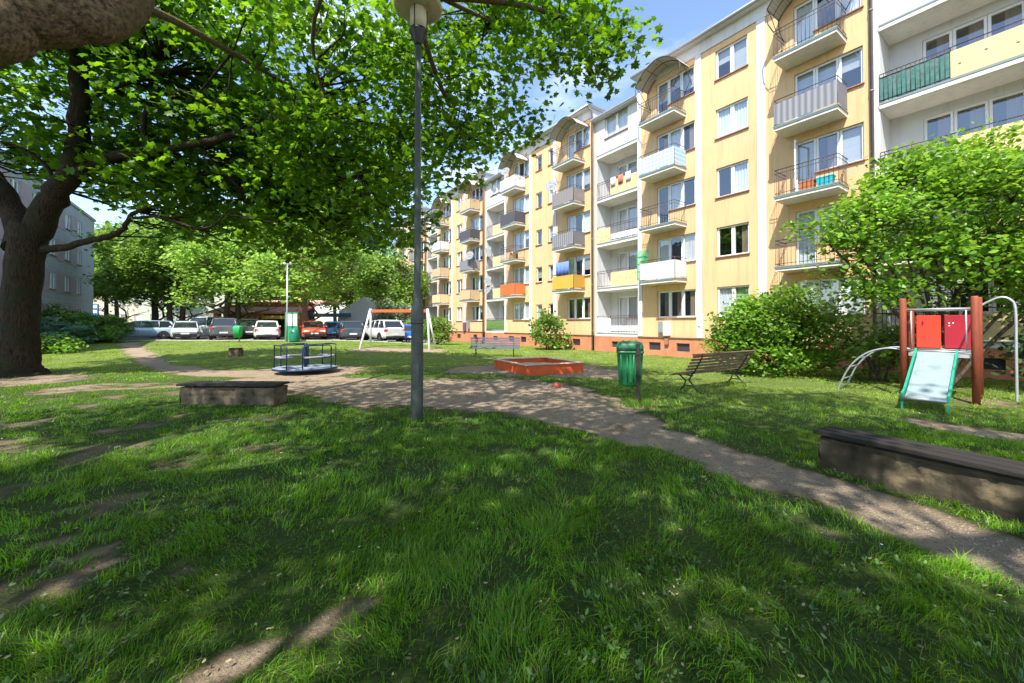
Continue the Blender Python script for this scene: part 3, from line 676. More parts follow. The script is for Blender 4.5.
# parking asphalt and kerb
def sheet(name, x0, x1, y0, y1, m, dz, nx=60, ny=16):
    gx, gy = np.meshgrid(np.linspace(x0, x1, nx), np.linspace(y0, y1, ny)); gz = zt(gx, gy)+dz
    i = np.arange(nx*ny).reshape(ny, nx); q = np.stack([i[:-1, :-1], i[:-1, 1:], i[1:, 1:], i[1:, :-1]], -1).reshape(-1, 4)
    return tag(fastmesh(name, np.stack([gx.ravel(), gy.ravel(), gz.ravel()], 1), [q], m, True), kind='structure')
ASPH = mat('asphalt', (.16, .155, .15), .9, var=.2, scale=3, bump=.3, bscale=80)
sheet('road', -60, -6.2, 29.2, 44, ASPH, .02)
q = MB(); x = -55.0
while x < -6.3:
    z = ztf(x+.5, 29.1); j = random.uniform(-.01, .01); q.box(x+.006, x+.99, 29.02+j, 29.17+j, z-.15, z+.06+random.uniform(-.01, .01)); x += 1
tag(q.build('kerb', CONC), kind='structure')
# low stub wall along the lawn edge
# ---------------------------------------------------------------- grass blades
def scatter_tris(name, T, faces, P, ang, tilt, tiltdir, sc, wsc, m, parent=None):
    """T template verts (k,3) with z up; P positions; returns mesh"""
    n = len(P); k = len(T)
    v = np.repeat(T[None], n, 0).copy(); v[:, :, :2] *= wsc[:, None, None]; v[:, :, 2] *= sc[:, None]
    ca, sa = np.cos(ang)[:, None], np.sin(ang)[:, None]
    x = v[:, :, 0]*ca-v[:, :, 1]*sa; y = v[:, :, 0]*sa+v[:, :, 1]*ca; z = v[:, :, 2]
    # bend: shift grows with z^2
    hh = z/np.maximum(sc[:, None], 1e-6); s = hh**1.7*tilt[:, None]*sc[:, None]
    x = x+np.cos(tiltdir)[:, None]*s; y = y+np.sin(tiltdir)[:, None]*s; z = z*(1-.35*np.minimum(1, tilt[:, None])*hh**2)
    VV = np.stack([x+P[:, 0:1], y+P[:, 1:2], z+P[:, 2:3]], -1).reshape(-1, 3)
    off = (np.arange(n)*k)[:, None, None]
    fl = [(np.array(f)[None]+off).reshape(-1, len(f[0])) for f in faces]
    return fastmesh(name, VV, fl, m, False, parent)
GRASS = leafmat('grass_blade', (.045, .15, .008), (.20, .40, .024), .40, .45, brown=.05)
BL = np.array([[-.5, 0, 0], [.5, 0, 0], [-.42, 0, .5], [.42, 0, .5], [0, 0, 1.0]])
BF = [[(0, 1, 3, 2)], [(2, 3, 4)]]
bands = [(1.3, 3.2, 6500, .0036, .10), (3.2, 6.0, 2700, .0052, .10), (6.0, 11.0, 850, .0085, .095), (11, 19, 480, .014, .09), (19, 34, 280, .022, .10)]
PP = []; WW = []; HH = []
for (y0, y1, dens, wd, ht) in bands:
    hw = y1*1.5+1.5; area = 2*hw*(y1-y0); n = int(area*dens)
    x = RNG.uniform(-hw, hw, n); y = RNG.uniform(y0, y1, n)
    keep = (np.abs(x) < y*1.42+1.2)
    d_f = -((x-X0)*CA+y*SA); keep &= d_f > .15
    keep &= ~((y > 29) & (x < -6.2))
    x, y = x[keep], y[keep]
    dmk = dirtmask(x, y); cl = fnoise(x*3.1, y*3.1, 31, 3); big = fnoise(x*.7, y*.7, 41, 2)
    fz = fnoise(x*7, y*7, 61, 2); prob = np.clip(1-1.6*(dmk+(fz-.5)*.8*np.minimum(1, dmk*3)), 0.0, 1)*np.clip((cl-.30)*3.2, .12, 1)
    k = RNG.random(len(x)) < prob; x, y, cl, big, dmk = x[k], y[k], cl[k], big[k], dmk[k]
    P = np.stack([x, y, zt(x, y)-.02*dmk-.004], 1); PP.append(P); WW.append(wd*RNG.uniform(.6, 1.35, len(x)))
    HH.append((1-.3*sunlit_tint(x, y))*.70*ht*RNG.uniform(.45, 1.25, len(x))*(.45+1.0*cl*1.1)*(.6+.8*big)*(1-.5*dmk))
# longer tufts round posts and along edges
def tufts(cx, cy, rad, n, h, wd):
    a = RNG.uniform(0, 6.283, n); r = rad*np.abs(RNG.normal(0, .6, n)); x = cx+r*np.cos(a); y = cy+r*np.sin(a)
    PP.append(np.stack([x, y, zt(x, y)-.01], 1)); WW.append(wd*RNG.uniform(.6, 1.4, n)); HH.append(h*RNG.uniform(.4, 1.2, n))
for i in range(750):
    Y_ = RNG.uniform(1.5, 9)**1.0; X_ = RNG.uniform(-1.35, 1.35)*Y_
    if dirtmask(np.array([X_]), np.array([Y_]))[0] < .3: tufts(X_, Y_, RNG.uniform(.04, .12), int(RNG.uniform(14, 40)), RNG.uniform(.07, .15), .003+.001*Y_)
lx, ly = gp(417, 422); tufts(lx, ly, .28, 260, .13, .008)
bx_, by_ = gp(637.8, 405); tufts(bx_, by_, .4, 420, .2, .01)
wa = gp(819, 470); wb = gp(1024, 528)
for i in range(26):
    t = i/8; x_ = wa[0]+(wb[0]-wa[0])*t; y_ = wa[1]+(wb[1]-wa[1])*t; tufts(x_+.62, y_+.25, .3, 70, .2, .007)
for (x_, y_) in ((8.7, 8.9), (10.1, 8.8), (4.3, 9.6), (5.8, 10.6)): tufts(x_, y_, .5, 160, .16, .012)
P = np.concatenate(PP); WW = np.concatenate(WW); HH = np.concatenate(HH); n = len(P)
print('blades', n)
td = 12*fnoise(P[:, 0]*1.6, P[:, 1]*1.6, 71, 2)+RNG.normal(0, .9, n)
SUNTINTG = leafmat('sunlit_tint_grass_blade', (.11, .20, .02), (.34, .48, .07), .4, .5, brown=.06)  # blades coloured lighter and yellower to stand in for sunlight
dry = RNG.random(n) < sunlit_tint(P[:, 0], P[:, 1]); ya_ = RNG.uniform(0, 6.283, n); ti_ = np.abs(RNG.normal(.75, .45, n))  # dry marks the blades that take the painted sunlit colour
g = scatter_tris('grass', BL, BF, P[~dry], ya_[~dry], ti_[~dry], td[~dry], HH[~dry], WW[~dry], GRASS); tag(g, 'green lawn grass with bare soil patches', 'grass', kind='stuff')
g = scatter_tris('grass', BL, BF, P[dry], ya_[dry], ti_[dry], td[dry], HH[dry], WW[dry], SUNTINTG); tag(g, 'short grass of the farther lawn with sunlight in its pale colour', 'grass', kind='stuff')
# broad leaved weeds, clover and fallen leaves
WEED = leafmat('weed_leaf', (.04, .11, .02), (.14, .24, .06), .25, .4)
a = np.linspace(0, 2*math.pi, 9)[:-1]
OV = np.array([[0, 0, 0]]+[[.5*math.cos(t)+.5, .26*math.sin(t), .06*math.cos(2*t)] for t in a]); OF = [[(0, i+1, (i+1) % 8+1) for i in range(8)]]
def flat_leaves(name, T, Fc, P, yaw, pitch, roll, sc, m, parent=None):
    n = len(P); k = len(T); cy, sy = np.cos(yaw), np.sin(yaw); cp, sp = np.cos(pitch), np.sin(pitch); cr, sr = np.cos(roll), np.sin(roll)
    # R = Rz(yaw) Ry(-pitch) Rx(roll)
    x, y, z = T[:, 0], T[:, 1], T[:, 2]
    y1 = y[None]*cr[:, None]-z[None]*sr[:, None]; z1 = y[None]*sr[:, None]+z[None]*cr[:, None]; x1 = np.repeat(x[None], n, 0)
    x2 = x1*cp[:, None]-z1*sp[:, None]; z2 = x1*sp[:, None]+z1*cp[:, None]
    x3 = x2*cy[:, None]-y1*sy[:, None]; y3 = x2*sy[:, None]+y1*cy[:, None]
    VV = (np.stack([x3, y3, z2], -1)*sc[:, None, None]+P[:, None, :]).reshape(-1, 3)
    off = (np.arange(n)*k)[:, None, None]
    return fastmesh(name, VV, [(np.array(f)[None]+off).reshape(-1, len(f[0])) for f in Fc], m, False, parent)
n = 3600; y = RNG.uniform(1.5, 9, n); x = RNG.uniform(-1.35, 1.35, n)*y; cx_ = []
k = (dirtmask(x, y) < .5) & (fnoise(x*1.4, y*1.4, 77) > .48); x, y = x[k], y[k]
reps = 6; xx = np.repeat(x, reps); yy = np.repeat(y, reps); n = len(xx)
P = np.stack([xx, yy, zt(xx, yy)+RNG.uniform(.01, .05, n)], 1)
g = flat_leaves('weeds', OV, OF, P, RNG.uniform(0, 6.28, n), RNG.uniform(.15, .9, n), RNG.uniform(-.3, .3, n), np.repeat(RNG.uniform(.010, .034, len(x)), reps)*RNG.uniform(.8, 1.2, n), WEED)
tag(g, 'broad leaved weeds and clover growing low in the lawn', 'weeds', kind='stuff')
n = 2600; y = RNG.uniform(1.5, 10, n); x = RNG.uniform(-1.3, 1.3, n)*y; P = np.stack([x, y, zt(x, y)+RNG.uniform(.005, .05, n)], 1)
LIT = leafmat('litter_leaf', (.10, .075, .04), (.34, .30, .16), .1, .7)
g = flat_leaves('leaf_litter', OV, OF, P, RNG.uniform(0, 6.28, n), RNG.uniform(-.3, .3, n), RNG.uniform(-.4, .4, n), RNG.uniform(.008, .032, n), LIT); tag(g, 'dry fallen leaves and seeds scattered on lawn and path', 'leaf litter', kind='stuff')
# daisies: small pale heads dotted in the lawn
n = 30; y = RNG.uniform(2.5, 11, n); x = RNG.uniform(-1.2, 1.35, n)*y; k = (dirtmask(x, y) < .3) & (fnoise(x, y, 55) > .5); x, y = x[k], y[k]; n = len(x)
DV = np.array([[0, 0, .1]]+[[math.cos(t), math.sin(t), 0] for t in np.linspace(0, 6.283, 9)[:-1]])
g = flat_leaves('daisies', DV, OF, np.stack([x, y, zt(x, y)+RNG.uniform(.05, .1, n)], 1), RNG.uniform(0, 6.28, n), RNG.uniform(-.5, .5, n), RNG.uniform(-.4, .4, n), RNG.uniform(.006, .013, n), mat('petal_white', (.75, .75, .7), .8)); tag(g, 'tiny white daisy heads dotted over the lawn', 'daisies', kind='stuff')
# small stones on the path
n = 70000; y = 2.2+10*RNG.random(n)**1.5; x = RNG.uniform(-1.3, 1.3, n)*y; k = dirtmask(x, y) > .6; x, y = x[k], y[k]; n = len(x)
ic = np.array([[1, 0, 0], [-.9, .1, 0], [0, 1, .1], [.1, -.9, 0], [0, 0, .7], [0, 0, -.6]]); fc = [[(0, 2, 4), (2, 1, 4), (1, 3, 4), (3, 0, 4), (2, 0, 5), (1, 2, 5), (3, 1, 5), (0, 3, 5)]]
P = np.stack([x, y, zt(x, y)-.018], 1)
g = flat_leaves('gravel', ic, fc, P, RNG.uniform(0, 6.28, n), RNG.uniform(-.5, .5, n), RNG.uniform(-.5, .5, n), np.minimum(.022, RNG.gamma(2.2, .0032, n))*(.7+.05*y), mat('pebble', (.23, .185, .145), .9, var=.65, scale=25)); tag(g, 'small stones strewn on the trodden dirt path', 'gravel', kind='stuff')
# ================================================================ TREES
BARK = barkmat('maple_bark', (.008, .006, .004), (.058, .040, .024), 1.0, (.022, .024, .010))
BARK2 = barkmat('pale_bark', (.06, .04, .022), (.34, .235, .14), 1.0, (.13, .115, .05))
for n_ in BARK2.node_tree.nodes:
    if n_.type == 'MAPPING': n_.inputs['Scale'].default_value = (20, 28, 28)
BARK3 = barkmat('dark_bark', (.04, .03, .022), (.15, .11, .08), .6)
# five-lobed maple leaf, unit size
_ml = [(0, -.45), (.18, -.30), (.50, -.34), (.34, -.08), (.62, .16), (.30, .18), (.22, .34), (0, .62), (-.22, .34), (-.30, .18), (-.62, .16), (-.34, -.08), (-.50, -.34), (-.18, -.30)]
MLV = np.array([[0, -.02, .03]]+[[x, y, -.12*(x*x+y*y)*2+.02] for x, y in _ml]); MLF = [[(0, i+1, (i+1) % 14+1) for i in range(14)]]
_sl = [(0, -.5), (.34, -.2), (.3, .22), (0, .55), (-.3, .22), (-.34, -.2)]
SLV = np.array([[x, y, -.25*x*x] for x, y in _sl]); SLF = [[(0, 1, 2, 3), (0, 3, 4, 5)]]
_ml2 = [(0, -.45), (.45, -.3), (.3, 0), (.6, .2), (.2, .25), (0, .62), (-.2, .25), (-.6, .2), (-.3, 0), (-.45, -.3)]
ML2V = np.array([[0, 0, .03]]+[[x, y, -.2*(x*x+y*y)] for x, y in _ml2]); ML2F = [[(0, i+1, (i+1) % 10+1) for i in range(10)]]
def in_ell(el, P):
    c, r = np.array(el[0]), np.array(el[1]); return (((P-c)/r)**2).sum(1)
def crown(name, ells, leaf, size, m, parent, per=30, dens=.7, crad=.5, limbs=None, twig_mat=None, flat=.5, shell=.0, maxc=4000, off=(0, 0, 0), droop=.35, gap=None, gapf=.35, keepfn=None, rng=None):
    rg = rng or RNG; C = []
    for el in ells:
        c, r = np.array(el[0], float), np.array(el[1], float); d = el[2] if len(el) > 2 else 1
        vol = 4.19*r.prod(); n = int(min(maxc, vol*dens*d))
        u = rg.normal(size=(n, 3)); u /= np.linalg.norm(u, axis=1)[:, None]; rr = (shell+(1-shell)*rg.random(n))**(1/2.6)
        C.append(c+u*rr[:, None]*r)
    C = np.concatenate(C)
    if gap is not None:
        gn = fnoise(C[:, 0]*gap+C[:, 2]*.37, C[:, 1]*gap+C[:, 2]*gap*.8, 51, 2); C = C[gn > gapf]
    if keepfn is not None: C = C[keepfn(C)]
    nC = len(C)
    per_ = np.maximum(3, rg.poisson(per, nC)); idx = np.repeat(np.arange(nC), per_); n = len(idx)
    g = rg.normal(size=(n, 3))*np.array([1, 1, flat]); P = C[idx]+g*crad*.62
    # leaves of one cluster share a spray direction: layered look
    tilt = rg.normal(0, .38, nC)[idx]+rg.normal(0, .38, n); roll = rg.normal(0, .35, nC)[idx]+rg.normal(0, .4, n)
    T, Fc = leaf
    o = flat_leaves(name, T, Fc, P-np.array(off), rg.uniform(0, 6.283, n), tilt-droop*.5, roll, size*rg.uniform(.6, 1.25, n), m, parent)
    tw = None
    if limbs is not None:
        Lp = np.array([p for l in limbs for p in l]); mb = MB()
        for c in C[:: max(1, int(nC/700))]:
            d = np.linalg.norm(Lp-c, axis=1)+.8*np.maximum(0, Lp[:, 2]-c[2]); j = int(np.argmin(d)); a = Lp[j]
            L_ = np.linalg.norm(c-a)
            if L_ < .15 or L_ > 3.0: continue
            mid = (a+c)/2+np.array([rg.normal()*.08*L_, rg.normal()*.08*L_, -.05*L_+rg.normal()*.05*L_]); q3 = a*.2+c*.8+np.array([rg.normal()*.04*L_, rg.normal()*.04*L_, .03*L_])
            r0 = min(.05, .008+.009*L_); mb.tube([a-np.array(off), mid-np.array(off), q3-np.array(off), c-np.array(off)], [r0, r0*.7, r0*.45, r0*.25], 4, 0, False)
        if mb.f: tw = mb.build('twigs', twig_mat or BARK3, parent)
    return o
def smooth_path(pts, rs, sub=5, jit=.0):
    pts = [Vector(p) for p in pts]; out = []; ro = []
    n = len(pts)
    for i in range(n-1):
        p0 = pts[max(0, i-1)]; p1 = pts[i]; p2 = pts[i+1]; p3 = pts[min(n-1, i+2)]
        for k in range(sub):
            t = k/sub; t2 = t*t; t3 = t2*t
            p = .5*((2*p1)+(-p0+p2)*t+(2*p0-5*p1+4*p2-p3)*t2+(-p0+3*p1-3*p2+p3)*t3)
            if jit: p = p+Vector((random.gauss(0, jit), random.gauss(0, jit), random.gauss(0, jit)))*rs[i]
            out.append(p); ro.append(rs[i]*(1-t)+rs[i+1]*t)
    out.append(pts[-1]); ro.append(rs[-1]); return out, ro
def limb(mb, pts, rs, off, n=12, jit=.12, wob=.04, sub=5):
    P_, R_ = smooth_path(pts, rs, sub, jit); mb.tube([p-Vector(off) for p in P_], R_, n, 0, True, wob); return [tuple(p) for p in P_]
MAPLE = leafmat('maple_leaf', (.026, .09, .008), (.11, .235, .016), .60, .42)
MAPLE_DK = leafmat('far_maple_leaf', (.035, .095, .012), (.10, .22, .03), .45, .45)
LIGHTG = leafmat('lime_leaf', (.12, .24, .035), (.30, .46, .09), .45, .45)
MIDG = leafmat('mid_leaf', (.075, .165, .022), (.21, .34, .06), .42, .45)
SHRUBG = leafmat('shrub_leaf', (.06, .16, .018), (.21, .37, .042), .42, .4)
DARKG = leafmat('dark_leaf', (.02, .06, .015), (.06, .13, .03), .3, .5)
GREYG = leafmat('grey_green_leaf', (.12, .18, .09), (.26, .33, .2), .3, .5)
BLUEG = leafmat('juniper_blue', (.06, .16, .08), (.16, .31, .17), .15, .6)
JUNG = leafmat('juniper_green', (.05, .13, .02), (.15, .29, .04), .15, .6)
# --- main maple on the left
base = (-15.7, 12.7, ztf(-15.7, 12.7))
T1 = empty('maple_tree', base, label='big old maple with forked thick trunk standing at the left edge of the lawn', cat='tree')
def pt(x, y, Y): return tuple(at(x, y, Y))
mb = MB(); LM = []
trunk_pts = [(base[0], base[1], -.25), (base[0], base[1], .12), (base[0]+.02, base[1], .8), (-15.6, 12.7, 2.4), (-15.45, 12.7, 3.9), (-15.3, 12.7, 4.7)]
LM.append(limb(mb, trunk_pts, [.9, .6, .48, .42, .42, .46], base, 20, .02, .05, 6))
LM.append(limb(mb, [(-15.4, 12.7, 4.2), pt(50, 205, 12.7), pt(74, 168, 12.6), pt(80, 120, 12.4), pt(80, 70, 12.2), pt(86, 15, 12), pt(95, -60, 11.6)], [0.400, 0.336, 0.288, 0.248, 0.224, 0.192, 0.112], base, 14))
LM.append(limb(mb, [(-15.5, 12.7, 4.0), pt(10, 205, 12.8), pt(-20, 165, 12.9), pt(-60, 110, 13), pt(-110, 30, 13.2)], [0.400, 0.320, 0.264, 0.208, 0.120], base, 14))
LM.append(limb(mb, [pt(78, 175, 12.6), pt(100, 161, 12.5), pt(135, 153, 12.3), pt(185, 146, 12), pt(235, 135, 11.8), pt(285, 122, 11.5), pt(345, 118, 11.4), pt(400, 130, 11.2)], [0.192, 0.160, 0.136, 0.112, 0.088, 0.072, 0.048, 0.024], base, 10))
LM.append(limb(mb, [pt(44, 250, 12.7), pt(70, 246, 12.6), pt(100, 238, 12.4), pt(122, 231, 12.3), pt(130, 216, 12.2), pt(148, 207, 12.1)], [0.128, 0.104, 0.092, 0.080, 0.064, 0.040], base, 9, .25))
LM.append(limb(mb, [pt(130, 219, 12.2), pt(160, 217, 12.1), pt(195, 228, 12), pt(214, 225, 11.9), pt(230, 208, 11.8)], [0.048, 0.040, 0.036, 0.028, 0.016], base, 7, .2))
LM.append(limb(mb, [pt(146, 151, 12.2), pt(143, 130, 12.1), pt(147, 108, 12), pt(158, 90, 12)], [0.080, 0.072, 0.064, 0.032], base, 8))
LM.append(limb(mb, [pt(78, 45, 12.1), pt(50, 48, 12), pt(20, 56, 11.9), pt(-20, 75, 11.8)], [0.104, 0.088, 0.072, 0.048], base, 8))
LM.append(limb(mb, [pt(82, 45, 12.1), pt(105, 45, 12), pt(125, 55, 11.9), pt(160, 60, 11.8)], [0.080, 0.064, 0.048, 0.032], base, 8))
LM.append(limb(mb, [pt(80, 100, 12.4), pt(100, 92, 12.3), pt(125, 84, 12.2), pt(170, 70, 12)], [0.096, 0.080, 0.064, 0.040], base, 8))
LM.append(limb(mb, [pt(62, 190, 12.7), pt(45, 165, 12.4), pt(25, 150, 12.2), pt(-5, 140, 12)], [0.072, 0.056, 0.048, 0.032], base, 8))
LM.append(limb(mb, [pt(200, 144, 12), pt(225, 175, 12.5), pt(250, 195, 13), pt(275, 205, 13.4)], [0.048, 0.040, 0.032, 0.016], base, 7))
# root flare
for k in range(0):
    a_ = k*.7+.2; mb.tube([(.45*math.cos(a_), .45*math.sin(a_), .55), (.72*math.cos(a_), .72*math.sin(a_), .12), (1.15*math.cos(a_), 1.15*math.sin(a_), -.06)], [.12, .14, .05], 8)
mb.build('trunk', BARK, T1)
E1 = [((-15, 12.2, 9.8), (6.5, 4.4, 2.8), .8), ((-9.6, 13.0, 7.9), (4.2, 3.2, 2.7), 1.1), ((-6.4, 13.8, 7.0), (3.4, 2.5, 2.2), 1.0), ((-11.5, 14, 6.6), (3.2, 2.3, 1.9), .9), ((-17, 10.5, 8.6), (3.2, 3, 1.8), .7), ((-16.6, 15.6, 7.7), (2.8, 1.8, 1.2), 1), ((-17.8, 7.2, 11.2), (4.2, 3.4, 1.6), 1.6), ((-10.5, 11, 11), (5, 3.4, 2.0), .6), ((-8.2, 14, 5.7), (3.6, 2.4, 1.5), 1.0), ((-4.6, 14, 5.6), (2.0, 2.0, 1.5), 1.0)]  # the high forward ellipsoid is an unseen leaf mass added to shade the trunk
crown('crown', E1, (ML2V, ML2F), .25, MAPLE, T1, per=28, dens=1.5, crad=.62, limbs=LM, twig_mat=BARK, off=base, gap=.42, gapf=.38, flat=.6, keepfn=lambda C: ~((C[:, 0] < -5) & (C[:, 1] < 12.6) & (C[:, 2] < 9.6) & (RNG.random(len(C)) < .88)))
# --- overhead tree whose pale limb enters at the top left
base0 = (-6.3, .4, 0)
T0 = empty('maple_tree', base0, label='near maple reaching overhead with a thick pale limb in the top left corner', cat='tree')
mb = MB(); L0 = []
L0.append(limb(mb, [(base0[0], base0[1], -.2), (-6.3, .4, .4), (-6.2, .6, 1.8), (-5.9, 1.0, 2.9), (-5.2, 1.5, 3.5)], [.75, .55, .45, .42, .36], base0, 20, .02))
vis = [(-5.5, 1.3, 3.25), pt(-90, 17, 2.3), pt(0, 14, 2.55), pt(60, 11, 2.7), pt(108, 8, 2.9), pt(132, -22, 3.15), pt(165, -90, 3.9), (-2.2, 5.2, 6.6), (-1.4, 7.6, 7.9), (-.4, 9.2, 8.6)]
L0.append(limb(mb, vis, [.34, .23, .215, .2, .18, .165, .14, .08, .05, .03], base0, 28, .03, .025, 8))
L0.append(limb(mb, [(-5.9, .9, 2.7), (-6.6, 2.2, 4.6), (-6.8, 5, 6.6), (-6.2, 8, 7.4), (-5.4, 10.5, 7.6)], [.3, .22, .1, .06, .03], base0, 12))
L0.append(limb(mb, [(-5.6, .9, 3.0), (-4.5, -.5, 5.5), (-2.5, -2, 7.8), (0, -3, 9.2), (3, -3, 10)], [.3, .25, .2, .13, .06], base0, 12))
L0.append(limb(mb, [(-2.5, -2, 7.8), (-.5, .5, 9), (2, 2.5, 9.8), (4.5, 3, 10)], [.16, .12, .09, .05], base0, 10))
L0.append(limb(mb, [(-2.2, 5.2, 6.6), (-3.0, 6.6, 7.6), (-4.3, 8.6, 7.3), (-4.2, 11, 5.8)], [.06, .045, .035, .015], base0, 8))
L0.append(limb(mb, [(-1.4, 7.6, 7.9), (.3, 8.2, 8.2), (1.8, 8.6, 8.0)], [.07, .05, .02], base0, 8))
L0.append(limb(mb, [(-1.8, 6.5, 7.3), (-1.6, 8.5, 6.9), (-1.2, 10, 6.3)], [.06, .05, .02], base0, 8))
mb.build('trunk', BARK2, T0)
EV = [((-1.1, 9.6, 8.0), (2.3, 2.3, 2.3), 1.2), ((1.7, 8.5, 7.9), (.9, .8, 1.0), 2.6), ((2.2, 8.4, 7.6), (.5, .6, .7), 3.5), ((1.2, 8.4, 7.4), (.5, .6, .5), 3), ((.6, 9.2, 8.9), (1.6, 1.4, 1.2), 1.2), ((-1.9, 9.4, 6.3), (1.6, 1.9, 1.5), 1.15), ((-3.9, 10.2, 7.0), (2.9, 2.7, 2.6), 1.05), ((-3.2, 10.6, 5.2), (1.7, 1.8, 1.2), 1.1),
      ((-7.0, 9.3, 8.3), (3.4, 2.6, 1.9), .6), ((-5.9, 10.4, 6.0), (1.7, 1.8, 1.1), .6)]
EO = [((-3.5, 1.5, 10.2), (7, 6, 2.4), .62), ((2.2, -.6, 10.2), (4.4, 4.2, 2.0), .6), ((-3, -4.5, 9.6), (6, 4.5, 2.4), .7), ((3, -4.5, 9.6), (4.5, 4, 2.2), .7), ((-9, -2, 9), (4, 5, 2.4), .6)]
crown('crown', [(a_, b_, c_*1.7) for a_, b_, c_ in EV]+[(a_, b_, c_*1.7) for a_, b_, c_ in EO], (MLV, MLF), .155, MAPLE, T0, per=36, dens=1.05, crad=.5, limbs=L0, twig_mat=BARK, off=base0, flat=.7,
      keepfn=lambda C: (fnoise(C[:, 0]*.55+C[:, 2]*.3, C[:, 1]*.55+C[:, 2]*.4, 52, 2) > np.where(C[:, 1] > 6, .37, .36)) & ~((C[:, 1] < 7.6) & (C[:, 2] < 1.9+.90*np.maximum(C[:, 1], 0)) & (C[:, 1] > 0)) & ~((C[:, 1] > 0) & (C[:, 2] < 1.6+.85*C[:, 1]) & (C[:, 0] > .28*C[:, 1]+.5)))
# --- generic tree
def tree(name, x, y, h, cr, trunk_h, r, leafm, label, lsize=.3, n_stems=1, dens=.5, per=30, bark=BARK3, leaf=(SLV, SLF), nb=7, group='trees behind the lawn', zr=None, crad=.7, low=None, seed=0, lean=0):
    z0 = ztf(x, y); b = (x, y, z0); T = empty(name, b, label=label, cat='tree', group=group)
    mb = MB(); LM_ = []; st = random.Random(seed+int(abs(x)*37+y*11)); rg = np.random.default_rng(seed+int(abs(x)*37+y*11))
    ells = []; zr = zr or (h-trunk_h)/2; cz = z0+h-zr
    for s_ in range(n_stems):
        a_ = 6.28*s_/n_stems+st.random(); sp = .0 if n_stems == 1 else .35
        top = (x+math.cos(a_)*sp*3+lean, y+math.sin(a_)*sp*2, z0+h*.8)
        p = [(x+math.cos(a_)*sp*.3, y+math.sin(a_)*sp*.3, z0-.2), (x+math.cos(a_)*sp*.8, y+math.sin(a_)*sp*.5, z0+trunk_h*.5), (x+math.cos(a_)*sp*1.6+lean*.4, y+math.sin(a_)*sp, z0+trunk_h), ((x+top[0])/2+st.gauss(0, .2), (y+top[1])/2, z0+h*.6), top]
        LM_.append(limb(mb, p, [r*1.25, r, r*.85, r*.5, r*.15], b, 9, .08, .04, 3))
        for k in range(nb):
            t = .35+.6*k/nb; q = LM_[-1][int(t*(len(LM_[-1])-1))]; aa = k*2.4+s_; ln = cr*(.55+.3*st.random())
            LM_.append(limb(mb, [q, (q[0]+math.cos(aa)*ln*.5, q[1]+math.sin(aa)*ln*.5, q[2]+ln*.28), (q[0]+math.cos(aa)*ln, q[1]+math.sin(aa)*ln, q[2]+ln*.4)], [r*.35, r*.2, r*.06], b, 6, .1, .03, 3))
    mb.build('trunk', bark, T)
    ells.append(((x+lean, y, cz), (cr*.72, cr*.72, zr*.8), .55))
    for k in range(9):
        aa = 6.28*k/9+st.random()*.6; zz = cz+st.uniform(-.65, .6)*zr; f = math.sqrt(max(.1, 1-((zz-cz)/zr)**2))
        rr = cr*st.uniform(.3, .46); ells.append(((x+lean+math.cos(aa)*cr*.68*f, y+math.sin(aa)*cr*.68*f, zz), (rr, rr, rr*.7), 1.5))
    ells.append(((x+lean, y, cz+zr*.7), (cr*.4, cr*.4, zr*.35), 1.3))
    crown('crown', ells, leaf, lsize, leafm, T, per=per, dens=dens*2.0, crad=crad, limbs=LM_, twig_mat=bark, off=b, shell=.15, rng=rg, flat=.65)
    return T
def px2x(px, Y): return (px-512)/F*Y
tree('lime_tree', px2x(155, 38), 38, 11, 4.4, 2.2, .3, MIDG, 'dark trunked tree nearest the beige building, left of the twin trunks', n_stems=1, seed=1)
tree('lime_tree', px2x(176, 37), 37, 11.5, 4.2, 2.0, .27, MIDG, 'twin trunked leafy tree behind the white sedan', n_stems=2, seed=2)
tree('lime_tree', px2x(232, 35), 35, 9.6, 4.6, 2.0, .26, LIGHTG, 'bright pale green spreading tree over the left end of the pavilion roof', n_stems=3, seed=3)
tree('lime_tree', px2x(305, 34), 34, 10.8, 5.0, 1.8, .3, LIGHTG, 'bright green tree with reddish trunk behind the green notice board', bark=barkmat('reddish_bark', (.14, .07, .05), (.34, .18, .13), .6), seed=4)
tree('lime_tree', px2x(386, 44), 44, 10, 4.6, 1.6, .3, MIDG, 'mid green tree at the far end of the yellow building', seed=5)
tree('lime_tree', px2x(352, 50), 50, 11, 5.6, 2.2, .3, LIGHTG, 'tall pale green tree far behind the orange swing bar', seed=6)
tree('lime_tree', px2x(112, 46), 46, 12.5, 4.6, 2, .25, MIDG, 'slender tree in front of the beige building by the silver estate car', n_stems=2, seed=7)
for i, (px, Y, h, cr, m_, lab) in enumerate([(205, 58, 19, 8, DARKG, 'dark tall tree far behind the pavilion, left of the others'), (270, 62, 21, 8.5, MIDG, 'tall rounded tree far behind the middle of the pavilion'), (335, 66, 21, 8.5, DARKG, 'dark distant tree behind the red car'), (400, 74, 17, 7, DARKG, 'dark distant tree touching the far end wall of the yellow building'), (140, 62, 18, 7, MIDG, 'distant tree rising over the beige building roof')]):
    tree('lime_tree', px2x(px, Y), Y, h, cr, 2.5, .35, m_, lab, lsize=.45, dens=.16, per=34, crad=1.1, seed=20+i)
